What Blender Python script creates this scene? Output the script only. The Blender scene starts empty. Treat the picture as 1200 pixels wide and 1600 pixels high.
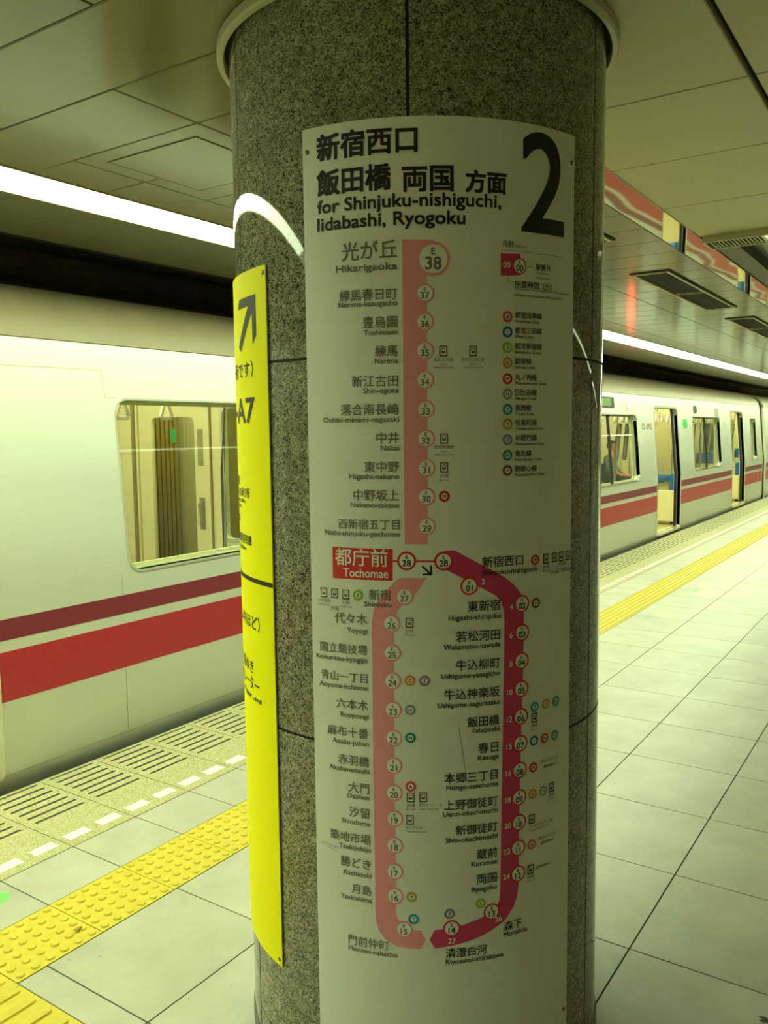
import bpy, bmesh, math, random
from mathutils import Vector, Matrix
from mathutils.geometry import tessellate_polygon
random.seed(7)
PI = math.pi
SC = bpy.context.scene
COL = SC.collection

# ------------------------------------------------------------------ camera
CAM_H = 1.5884
cam = bpy.data.cameras.new('camera'); cam_o = bpy.data.objects.new('camera', cam); COL.objects.link(cam_o)
F_PX = 1313.9
cam.sensor_fit = 'VERTICAL'; cam.sensor_height = 24.0; cam.lens = 24.0 * F_PX / 1600.0
cam.clip_start = 0.05; cam.clip_end = 200
PITCH, ROLL, YAW = 0.09555, -0.01186, 0.59293
_f = Vector((-math.sin(YAW) * math.cos(PITCH), math.cos(YAW) * math.cos(PITCH), -math.sin(PITCH)))
_r = Vector((math.cos(YAW), math.sin(YAW), 0)); _u = _r.cross(_f)
_r2 = _r * math.cos(ROLL) + _u * math.sin(ROLL); _u2 = -_r * math.sin(ROLL) + _u * math.cos(ROLL)
cam_o.matrix_world = Matrix(((_r2.x, _u2.x, -_f.x, 0), (_r2.y, _u2.y, -_f.y, 0), (_r2.z, _u2.z, -_f.z, CAM_H), (0, 0, 0, 1)))
SC.camera = cam_o

# ------------------------------------------------------------------ world, exposure, lamp strengths
world = bpy.data.worlds.new('world'); SC.world = world; world.use_nodes = True
world.node_tree.nodes['Background'].inputs[0].default_value = (0.7, 0.9, 0.4, 1)
world.node_tree.nodes['Background'].inputs[1].default_value = 0.02
SC.view_settings.view_transform = 'Standard'; SC.view_settings.look = 'None'
SC.view_settings.gamma = 1.0; SC.view_settings.use_curve_mapping = False
SC.view_settings.exposure = 1.35
LAMP_COLOR = (0.83, 1.0, 0.60)
LAMP_MAIN, LAMP_DIM, LAMP_RIGHT, LAMP_CAR, LAMP_CROSS, LAMP_GLOW = 10.8, 1.6, 3.0, 4.6, 0.25, 25.0

# ------------------------------------------------------------------ dimensions (metres; y runs along the platform)
CEIL = 2.53
CX, CY, CR = -1.1798, 1.9224, 0.4719            # the column
RS, TH0 = 0.478, math.radians(-50.6)            # surface of the signs on the column
XA, XB, XC, XD = -3.424, -2.7586, -2.474, -2.189  # platform edge, slab joint, tactile strip
XROWS = [XD, -1.7405, -1.2424, -0.7522]
while XROWS[-1] < 4.9: XROWS.append(XROWS[-1] + 0.495)
J0, T0, TP = 1.6084, 1.9202, 0.5137

# ------------------------------------------------------------------ materials
MATS = {}
def nt(name):
    m = bpy.data.materials.new(name); m.use_nodes = True
    return m, m.node_tree.nodes, m.node_tree.links, m.node_tree.nodes['Principled BSDF']
def srgb(c): return tuple(((x / 255) / 12.92 if x / 255 <= .04045 else ((x / 255 + .055) / 1.055) ** 2.4) for x in c) + (1,)
def mat(name, rgb, rough=.5, metal=0, spec=.5, var=0.0, scale=8, bump=0.0, bscale=60, coat=0, aniso=None, emit=None, estr=0):
    if name in MATS: return MATS[name]
    m, N, L, b = nt(name)
    b.inputs['Roughness'].default_value = rough; b.inputs['Metallic'].default_value = metal
    b.inputs['Specular IOR Level'].default_value = spec; b.inputs['Coat Weight'].default_value = coat
    b.inputs['Coat Roughness'].default_value = .04
    tc = N.new('ShaderNodeTexCoord')
    n = N.new('ShaderNodeTexNoise'); n.inputs['Scale'].default_value = scale; n.inputs['Detail'].default_value = 5
    mp = N.new('ShaderNodeMapping'); L.new(tc.outputs['Object'], mp.inputs[0]); L.new(mp.outputs[0], n.inputs[0])
    if aniso: mp.inputs['Scale'].default_value = aniso
    r = N.new('ShaderNodeValToRGB'); c = srgb(rgb)
    r.color_ramp.elements[0].position = .3; r.color_ramp.elements[1].position = .7
    r.color_ramp.elements[0].color = tuple(x * (1 - var) for x in c[:3]) + (1,)
    r.color_ramp.elements[1].color = tuple(min(1, x * (1 + var * .5)) for x in c[:3]) + (1,)
    L.new(n.outputs['Fac'], r.inputs[0]); L.new(r.outputs[0], b.inputs['Base Color'])
    if bump:
        n2 = N.new('ShaderNodeTexNoise'); n2.inputs['Scale'].default_value = bscale; n2.inputs['Detail'].default_value = 3
        L.new(mp.outputs[0], n2.inputs[0])
        bp = N.new('ShaderNodeBump'); bp.inputs['Strength'].default_value = bump; bp.inputs['Distance'].default_value = .01
        L.new(n2.outputs['Fac'], bp.inputs['Height']); L.new(bp.outputs[0], b.inputs['Normal'])
    if emit:
        b.inputs['Emission Color'].default_value = tuple(emit) + (1,); b.inputs['Emission Strength'].default_value = estr
    MATS[name] = m; return m

def granite():
    m, N, L, b = nt('polished_granite')
    tc = N.new('ShaderNodeTexCoord')
    v = N.new('ShaderNodeTexVoronoi'); v.inputs['Scale'].default_value = 360; v.inputs['Randomness'].default_value = 1
    wn = N.new('ShaderNodeTexNoise'); wn.inputs['Scale'].default_value = 150; wn.inputs['Detail'].default_value = 2
    mx = N.new('ShaderNodeMixRGB'); mx.blend_type = 'LINEAR_LIGHT'; mx.inputs[0].default_value = .008
    L.new(tc.outputs['Object'], wn.inputs[0]); L.new(tc.outputs['Object'], mx.inputs[1]); L.new(wn.outputs['Color'], mx.inputs[2]); L.new(mx.outputs[0], v.inputs['Vector'])
    sep = N.new('ShaderNodeSeparateColor'); L.new(v.outputs['Color'], sep.inputs[0])
    r = N.new('ShaderNodeValToRGB'); r.color_ramp.interpolation = 'CONSTANT'
    e = r.color_ramp.elements; e[0].position = 0; e[0].color = srgb((52, 52, 46)); e[1].position = .20; e[1].color = srgb((104, 104, 90))
    for p, c in ((.36, (150, 149, 124)), (.58, (172, 170, 144)), (.80, (192, 188, 160)), (.93, (128, 126, 106))):
        x = e.new(p); x.color = srgb(c)
    L.new(sep.outputs[0], r.inputs[0])
    n = N.new('ShaderNodeTexNoise'); n.inputs['Scale'].default_value = 45; n.inputs['Detail'].default_value = 4; L.new(tc.outputs['Object'], n.inputs[0])
    m2 = N.new('ShaderNodeMixRGB'); m2.blend_type = 'MULTIPLY'; m2.inputs[0].default_value = .55
    r2 = N.new('ShaderNodeValToRGB'); r2.color_ramp.elements[0].position = .35; r2.color_ramp.elements[0].color = (.45, .45, .42, 1); r2.color_ramp.elements[1].position = .62
    L.new(n.outputs['Fac'], r2.inputs[0]); L.new(r.outputs[0], m2.inputs[1]); L.new(r2.outputs[0], m2.inputs[2])
    L.new(m2.outputs[0], b.inputs['Base Color'])
    b.inputs['Roughness'].default_value = .035; b.inputs['Specular IOR Level'].default_value = .30
    return m
def terrazzo(name, base, dark, light, scale=350, rough=.5):
    m, N, L, b = nt(name)
    tc = N.new('ShaderNodeTexCoord'); v = N.new('ShaderNodeTexVoronoi'); v.inputs['Scale'].default_value = scale
    L.new(tc.outputs['Object'], v.inputs['Vector']); sep = N.new('ShaderNodeSeparateColor'); L.new(v.outputs['Color'], sep.inputs[0])
    r = N.new('ShaderNodeValToRGB'); r.color_ramp.interpolation = 'CONSTANT'; e = r.color_ramp.elements
    e[0].position = 0; e[0].color = srgb(dark); e[1].position = .14; e[1].color = srgb(base); x = e.new(.8); x.color = srgb(light)
    L.new(sep.outputs[0], r.inputs[0]); L.new(r.outputs[0], b.inputs['Base Color']); b.inputs['Roughness'].default_value = rough
    return m
def tile_mat():
    m, N, L, b = nt('floor_tile')
    tc = N.new('ShaderNodeTexCoord')
    n = N.new('ShaderNodeTexNoise'); n.inputs['Scale'].default_value = 3.5; n.inputs['Detail'].default_value = 8; n.inputs['Roughness'].default_value = .65
    L.new(tc.outputs['Object'], n.inputs[0]); g = N.new('ShaderNodeNewGeometry')
    r = N.new('ShaderNodeValToRGB'); r.color_ramp.elements[0].position = .3; r.color_ramp.elements[1].position = .7
    r.color_ramp.elements[0].color = srgb((172, 170, 154)); r.color_ramp.elements[1].color = srgb((196, 193, 178))
    L.new(n.outputs['Fac'], r.inputs[0])
    r2 = N.new('ShaderNodeValToRGB'); r2.color_ramp.elements[0].color = (.93, .93, .93, 1); r2.color_ramp.elements[1].color = (1, 1, 1, 1)
    L.new(g.outputs['Random Per Island'], r2.inputs[0])
    mx = N.new('ShaderNodeMixRGB'); mx.blend_type = 'MULTIPLY'; mx.inputs[0].default_value = 1; L.new(r.outputs[0], mx.inputs[1]); L.new(r2.outputs[0], mx.inputs[2])
    # sparse dirt specks
    v = N.new('ShaderNodeTexVoronoi'); v.inputs['Scale'].default_value = 22; L.new(tc.outputs['Object'], v.inputs['Vector'])
    r3 = N.new('ShaderNodeValToRGB'); r3.color_ramp.elements[0].position = .05; r3.color_ramp.elements[0].color = (.45, .45, .42, 1); r3.color_ramp.elements[1].position = .09
    L.new(v.outputs['Distance'], r3.inputs[0])
    n3 = N.new('ShaderNodeTexNoise'); n3.inputs['Scale'].default_value = 9; L.new(tc.outputs['Object'], n3.inputs[0])
    r4 = N.new('ShaderNodeValToRGB'); r4.color_ramp.elements[0].position = .52; r4.color_ramp.elements[1].position = .62; L.new(n3.outputs['Fac'], r4.inputs[0])
    mx2 = N.new('ShaderNodeMixRGB'); mx2.blend_type = 'MULTIPLY'; L.new(r4.outputs[0], mx2.inputs[0]); L.new(mx.outputs[0], mx2.inputs[1]); L.new(r3.outputs[0], mx2.inputs[2])
    L.new(mx2.outputs[0], b.inputs['Base Color']); b.inputs['Roughness'].default_value = .38
    bp = N.new('ShaderNodeBump'); bp.inputs['Strength'].default_value = .25; bp.inputs['Distance'].default_value = .002
    n2 = N.new('ShaderNodeTexNoise'); n2.inputs['Scale'].default_value = 90; L.new(tc.outputs['Object'], n2.inputs[0]); L.new(n2.outputs['Fac'], bp.inputs['Height']); L.new(bp.outputs[0], b.inputs['Normal'])
    return m
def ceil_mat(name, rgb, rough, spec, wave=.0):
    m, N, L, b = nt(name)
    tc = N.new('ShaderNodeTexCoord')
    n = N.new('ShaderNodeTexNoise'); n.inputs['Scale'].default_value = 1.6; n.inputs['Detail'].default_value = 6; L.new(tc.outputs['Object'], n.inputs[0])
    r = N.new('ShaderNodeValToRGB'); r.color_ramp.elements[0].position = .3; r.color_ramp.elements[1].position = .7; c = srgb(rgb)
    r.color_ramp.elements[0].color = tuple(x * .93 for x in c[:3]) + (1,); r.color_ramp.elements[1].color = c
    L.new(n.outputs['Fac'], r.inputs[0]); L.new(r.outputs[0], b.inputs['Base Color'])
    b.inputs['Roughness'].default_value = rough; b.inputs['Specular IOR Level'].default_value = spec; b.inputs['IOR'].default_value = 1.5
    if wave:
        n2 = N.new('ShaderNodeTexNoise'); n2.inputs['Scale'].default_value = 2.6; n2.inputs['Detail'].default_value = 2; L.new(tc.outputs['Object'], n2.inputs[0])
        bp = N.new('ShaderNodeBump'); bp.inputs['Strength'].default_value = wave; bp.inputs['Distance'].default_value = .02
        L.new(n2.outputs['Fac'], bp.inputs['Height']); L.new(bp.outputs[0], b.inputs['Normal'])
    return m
def mirror_mat():
    m, N, L, b = nt('polished_metal_strip'); b.inputs['Metallic'].default_value = 1; b.inputs['Roughness'].default_value = .03
    b.inputs['Base Color'].default_value = (.62, .60, .50, 1)
    tc = N.new('ShaderNodeTexCoord'); n = N.new('ShaderNodeTexNoise'); n.inputs['Scale'].default_value = 1.3; n.inputs['Detail'].default_value = 1.0
    L.new(tc.outputs['Object'], n.inputs[0]); bp = N.new('ShaderNodeBump'); bp.inputs['Strength'].default_value = .20; bp.inputs['Distance'].default_value = .02
    L.new(n.outputs['Fac'], bp.inputs['Height']); L.new(bp.outputs[0], b.inputs['Normal']); return m
def glass():
    m, N, L, b = nt('window_glass'); out = N['Material Output']; N.remove(b)
    t = N.new('ShaderNodeBsdfTransparent'); t.inputs[0].default_value = (.90, .93, .90, 1)
    g = N.new('ShaderNodeBsdfGlossy'); g.inputs['Roughness'].default_value = .02; g.inputs[0].default_value = (1, 1, 1, 1)
    f = N.new('ShaderNodeFresnel'); mx = N.new('ShaderNodeMixShader'); gm = N.new('ShaderNodeNewGeometry')
    ma = N.new('ShaderNodeMath'); ma.operation = 'MULTIPLY_ADD'; L.new(gm.outputs['Backfacing'], ma.inputs[0])      # same reflectance from both sides of the pane
    ma.inputs[1].default_value = 1 / 1.3 - 1.3; ma.inputs[2].default_value = 1.3; L.new(ma.outputs[0], f.inputs[0])
    L.new(f.outputs[0], mx.inputs[0]); L.new(t.outputs[0], mx.inputs[1]); L.new(g.outputs[0], mx.inputs[2]); L.new(mx.outputs[0], out.inputs[0])
    return m
def emis(name, col, st):
    return mat(name, (16, 18, 14) if name.startswith("led") else (235, 235, 230), .4, emit=col, estr=st)

M_GRAN, M_TILE, M_GLASS = granite(), tile_mat(), glass()
M_EDGE = terrazzo('edge_slab_terrazzo', (178, 172, 128), (132, 124, 84), (200, 194, 154), 330, .6)
M_GROUT = mat('grout', (92, 90, 74), .9, var=.1)
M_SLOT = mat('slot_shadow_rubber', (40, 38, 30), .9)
M_TACT = mat('tactile_yellow', (210, 189, 55), .5, var=.10, scale=30, bump=.15, bscale=200)
M_DASH = mat('white_paint', (240, 240, 232), .5, var=.04, scale=60)
M_CEILG = ceil_mat('ceiling_panel_gloss', (112, 107, 76), .15, .6, .10)
M_CEILM = ceil_mat('ceiling_panel_satin', (184, 175, 132), .42, .4)
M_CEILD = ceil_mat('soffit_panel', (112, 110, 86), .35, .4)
M_MIRROR = mirror_mat()
M_GAP = mat('dark_joint', (26, 24, 18), .9)
M_RING = mat('column_collar_cream', (188, 184, 150), .35)
M_WHITE = mat('sign_white', (232, 232, 226), .38, var=.03, scale=3)
M_YEL = mat('sign_yellow', (252, 246, 4), .55, spec=.10, var=.02, scale=4)
M_BLK = mat('print_black', (24, 24, 24), .5)
M_GRY = mat('print_grey', (112, 106, 92), .5)
M_PALE = mat('print_pale_red', (240, 152, 164), .45)
M_CRIM = mat('print_crimson', (208, 56, 112), .45)
M_RED = mat('print_red', (218, 34, 36), .45)
M_DISC = mat('print_white', (236, 236, 230), .45)
M_SCREW = mat('screw_metal', (120, 116, 84), .35, .8)
M_ALU = mat('car_body_aluminium', (212, 214, 204), .38, .30, var=.05, scale=1.2, aniso=(1, .5, 3))
M_TRIM = mat('door_trim_aluminium', (226, 226, 208), .22, .6)
M_ROOF = mat('car_roof_paint', (116, 106, 80), .55, var=.1, scale=4)
M_STR1 = mat('stripe_red', (182, 38, 56), .35, var=.03)
M_STR2 = mat('stripe_maroon', (130, 40, 58), .35, var=.03)
M_CREAM = mat('car_lining_cream', (236, 228, 180), .4, var=.03)
M_DARK = mat('black_rubber', (26, 24, 28), .55)
M_SEAT = mat('seat_blue_fabric', (36, 110, 190), .8, var=.1, scale=90)
M_STEEL = mat('handrail_steel', (214, 212, 200), .2, .9)
M_CFLOOR = mat('car_floor_linoleum', (170, 160, 112), .45, var=.12, scale=50)
M_BELL = mat('bellows_tan', (204, 182, 104), .7, var=.12, scale=8, aniso=(6, 6, .5))
M_TUN = mat('tunnel_concrete', (140, 134, 108), .9, var=.25, scale=3, bump=.3, bscale=12)
M_PIPE = mat('tunnel_cable', (120, 114, 88), .7)
M_WALL = mat('wall_panel', (196, 190, 166), .4, var=.04, scale=2)
M_GREEN = mat('sticker_green', (60, 170, 90), .5)
M_BLUE = mat('sticker_blue', (150, 190, 220), .5)
M_SKIN = mat('skin', (214, 150, 110), .6, var=.06, scale=20)
M_HAIR = mat('dark_hair', (34, 28, 24), .5, var=.2, scale=60)
M_SHIRT = mat('patterned_grey_cloth', (150, 160, 150), .85, var=.85, scale=26)
M_TROU = mat('dark_trousers', (52, 52, 56), .85, var=.1)
M_PRINT = mat('poster_print', (214, 176, 110), .5, var=.7, scale=9)
M_GOO = mat('dark_stain', (40, 38, 30), .6)
M_LMAIN = emis('lamp_diffuser', LAMP_COLOR, LAMP_MAIN)
M_LDIM = emis('lamp_diffuser_dim', LAMP_COLOR, LAMP_DIM)
M_LRIGHT = emis('lamp_diffuser_far_side', LAMP_COLOR, LAMP_RIGHT)
M_LCAR = emis('car_lamp_diffuser', (.95, 1.0, .60), LAMP_CAR)
M_LCROSS = emis('cross_lamp_diffuser', LAMP_COLOR, LAMP_CROSS)
M_LRED = emis('red_lamp_lens', (1.0, .014, .006), LAMP_GLOW)
M_LED = emis('led_green', (.25, .8, .03), .16)
M_LEDR = emis('led_red', (1.0, .12, .05), .3)

# ------------------------------------------------------------------ mesh helpers
class MB:
    def __init__(s): s.v = []; s.f = []
    def add(s, vs, fs):
        o = len(s.v); s.v += [tuple(v) for v in vs]; s.f += [tuple(i + o for i in f) for f in fs]; return s
    def box(s, x0, x1, y0, y1, z0, z1):
        return s.add([(x0, y0, z0), (x1, y0, z0), (x1, y1, z0), (x0, y1, z0), (x0, y0, z1), (x1, y0, z1), (x1, y1, z1), (x0, y1, z1)],
                     [(0, 3, 2, 1), (4, 5, 6, 7), (0, 1, 5, 4), (1, 2, 6, 5), (2, 3, 7, 6), (3, 0, 4, 7)])
    def bbox(s, x0, x1, y0, y1, z0, z1, b=.01):      # box with chamfered vertical and top edges
        bm = bmesh.new(); bmesh.ops.create_cube(bm, size=1)
        for v in bm.verts: v.co = Vector(((x0 + x1) / 2 + v.co.x * (x1 - x0), (y0 + y1) / 2 + v.co.y * (y1 - y0), (z0 + z1) / 2 + v.co.z * (z1 - z0)))
        bmesh.ops.bevel(bm, geom=bm.edges[:], offset=b, segments=3, affect='EDGES', profile=.5)
        s.bm(bm); bm.free(); return s
    def bm(s, bm):
        bm.verts.index_update()
        return s.add([v.co[:] for v in bm.verts], [[v.index for v in f.verts] for f in bm.faces])
    def tube(s, pts, r, n=10, cap=True):
        pts = [Vector(p) for p in pts]; rings = []
        rr = r if isinstance(r, (list, tuple)) else [r] * len(pts)
        up = Vector((0, 0, 1))
        for i, p in enumerate(pts):
            d = (pts[min(i + 1, len(pts) - 1)] - pts[max(i - 1, 0)]).normalized()
            a = d.cross(up)
            if a.length < .05: a = d.cross(Vector((1, 0, 0)))
            a.normalize(); b = d.cross(a)
            rings.append([p + (a * math.cos(2 * PI * k / n) + b * math.sin(2 * PI * k / n)) * rr[i] for k in range(n)])
        vs = [v for r_ in rings for v in r_]; fs = []
        for i in range(len(pts) - 1):
            for k in range(n): fs.append((i * n + k, i * n + (k + 1) % n, (i + 1) * n + (k + 1) % n, (i + 1) * n + k))
        if cap: fs.append(tuple(range(n))[::-1]); fs.append(tuple((len(pts) - 1) * n + k for k in range(n)))
        return s.add(vs, fs)
    def lathe(s, prof, cx, cy, n=72, a0=0, a1=2 * PI):
        full = abs(a1 - a0 - 2 * PI) < 1e-6; m = n if full else n + 1; vs = []; fs = []
        for i in range(m):
            a = a0 + (a1 - a0) * i / n
            for r, z in prof: vs.append((cx + r * math.cos(a), cy + r * math.sin(a), z))
        k = len(prof)
        for i in range(n):
            j = (i + 1) % m
            for t in range(k - 1): fs.append((i * k + t, j * k + t, j * k + t + 1, i * k + t + 1))
        return s.add(vs, fs)
    def frustum(s, c, r0, r1, h, n=12, axis='z'):
        vs = []
        for r, d in ((r0, 0), (r1, h)):
            for k in range(n):
                a = 2 * PI * k / n; p = (r * math.cos(a), r * math.sin(a))
                vs.append((c[0] + p[0], c[1] + p[1], c[2] + d) if axis == 'z' else (c[0] + d, c[1] + p[0], c[2] + p[1]))
        fs = [(k, (k + 1) % n, n + (k + 1) % n, n + k) for k in range(n)] + [tuple(range(n))[::-1], tuple(range(n, 2 * n))]
        return s.add(vs, fs)
    def build(s, name, m, parent=None, smooth=False):
        me = bpy.data.meshes.new(name); me.from_pydata(s.v, [], s.f); me.materials.append(m)
        bm = bmesh.new(); bm.from_mesh(me)
        if smooth: bmesh.ops.remove_doubles(bm, verts=bm.verts[:], dist=1e-5)
        bmesh.ops.recalc_face_normals(bm, faces=bm.faces[:]); bm.to_mesh(me); bm.free(); me.update()
        if smooth:
            for p in me.polygons: p.use_smooth = True
        o = bpy.data.objects.new(name, me); COL.objects.link(o)
        if parent: o.parent = parent; o.matrix_parent_inverse = Matrix.Translation(-parent.location) if parent.type == 'EMPTY' and parent.parent is None else Matrix()
        return o
def tag(o, label=None, cat=None, group=None, kind=None):
    if label: o['label'] = label
    if cat: o['category'] = cat
    if group: o['group'] = group
    if kind: o['kind'] = kind
    return o
def thing(name, loc, label, cat, group=None):
    o = bpy.data.objects.new(name, None); COL.objects.link(o); o.location = loc; o.empty_display_size = .1
    return tag(o, label, cat, group)
def copy_tree(o, parent=None):
    c = o.copy(); COL.objects.link(c)
    if parent: c.parent = parent
    for ch in list(o.children): copy_tree(ch, c)
    return c
def sharp(o, ang=.6):
    me = o.data; bm = bmesh.new(); bm.from_mesh(me)
    for e in bm.edges: e.smooth = not (len(e.link_faces) == 2 and e.calc_face_angle(0) > ang)
    for f in bm.faces: f.smooth = True
    bm.to_mesh(me); bm.free()
    return o

def rrect(u0, u1, v0, v1, r, n=5):
    rs = r if isinstance(r, (list, tuple)) else [r] * 4    # bl, br, tr, tl
    out = []
    for (cx, cy, a0, rr) in ((u0 + rs[0], v0 + rs[0], PI, rs[0]), (u1 - rs[1], v0 + rs[1], 1.5 * PI, rs[1]), (u1 - rs[2], v1 - rs[2], 0, rs[2]), (u0 + rs[3], v1 - rs[3], .5 * PI, rs[3])):
        for k in range(n + 1):
            a = a0 + .5 * PI * k / n; out.append((cx + rr * math.cos(a), cy + rr * math.sin(a)))
    return out
def flat(outer, holes=()):
    """flat polygon with holes as a bmesh in the xy plane"""
    polys = [[Vector((p[0], p[1], 0)) for p in outer]] + [[Vector((p[0], p[1], 0)) for p in h] for h in holes]
    tri = tessellate_polygon(polys); bm = bmesh.new(); vs = [bm.verts.new(p) for pl in polys for p in pl]
    for t in tri:
        try: bm.faces.new([vs[i] for i in t])
        except ValueError: pass
    return bm
def cut(bm, axis, lo, hi, step=None, at=None):
    cs = at if at is not None else [lo + step * k for k in range(int((hi - lo) / step) + 2)]
    for c in cs:
        co = [0, 0, 0]; no = [0, 0, 0]; co[axis] = c; no[axis] = 1
        bmesh.ops.bisect_plane(bm, geom=bm.verts[:] + bm.edges[:] + bm.faces[:], plane_co=co, plane_no=no, dist=1e-6)

# ---- printing on the cylinder: (u, v) = (arc length, height)
def wrap(u, v, lift): a = TH0 + u / RS; r = RS + lift; return (CX + r * math.cos(a), CY + r * math.sin(a), v)
CUT = .0085
def lay(mb, bm, lift):
    us = [v.co.x for v in bm.verts]
    if not us: return
    a, b = min(us), max(us); k0, k1 = math.ceil(a / CUT), math.floor(b / CUT)
    if k1 >= k0: cut(bm, 0, 0, 0, at=[CUT * k + 1e-5 for k in range(k0, k1 + 1)])
    bm.verts.index_update(); mb.add([wrap(v.co.x, v.co.y, lift) for v in bm.verts], [[v.index for v in f.verts] for f in bm.faces]); bm.free()
TXT = bpy.data.curves.new('txt', 'FONT'); TXT_O = bpy.data.objects.new('txt', TXT); COL.objects.link(TXT_O)
_tc = {}
def text_geo(s, bold):
    if (s, bold) not in _tc:
        TXT.body = s; TXT.size = 1; TXT.offset = bold; TXT.resolution_u = 3 if len(s) > 1 else 8
        bpy.context.view_layer.update()
        me = TXT_O.evaluated_get(bpy.context.evaluated_depsgraph_get()).to_mesh()
        _tc[(s, bold)] = ([v.co[:] for v in me.vertices], [tuple(p.vertices) for p in me.polygons])
    return _tc[(s, bold)]
def text_bm(s, u0, u1, v, sy, bold=0, shear=0, center=False):
    """text between u0 and u1 with its baseline at v; sy = em height (None: as wide per character)"""
    vs, fs = text_geo(s, bold); x0 = min(p[0] for p in vs); x1 = max(p[0] for p in vs)
    sx = (u1 - u0) / (x1 - x0) if u1 is not None else sy
    if u1 is None: u0 = u0 - (x1 - x0) * sx / 2
    if sy is None: sy = sx
    bm = bmesh.new(); bv = [bm.verts.new((u0 + (p[0] - x0) * sx, v + p[1] * sy, 0)) for p in vs]
    for f in fs:
        try: bm.faces.new([bv[i] for i in f])
        except ValueError: pass
    return bm
def lay_text(mb, s, u0, u1, v, sy, w, lift):
    """printed text, its strokes widened by w on every side with overlaid copies"""
    offs = [(0, 0)] if w <= 0 else [(-w, -w), (w, -w), (w, w), (-w, w)] + ([(0, 0), (w, 0), (-w, 0), (0, w), (0, -w)] if w > .0012 else [])
    for k, (du, dv) in enumerate(offs):
        bm = text_bm(s, u0, u1, v, sy, 0.0)
        for q in bm.verts: q.co.x += du; q.co.y += dv
        lay(mb, bm, lift + .00003 * k)
def circ(u, v, r, n=28): return [(u + r * math.cos(2 * PI * k / n), v + r * math.sin(2 * PI * k / n)) for k in range(n)]

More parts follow.
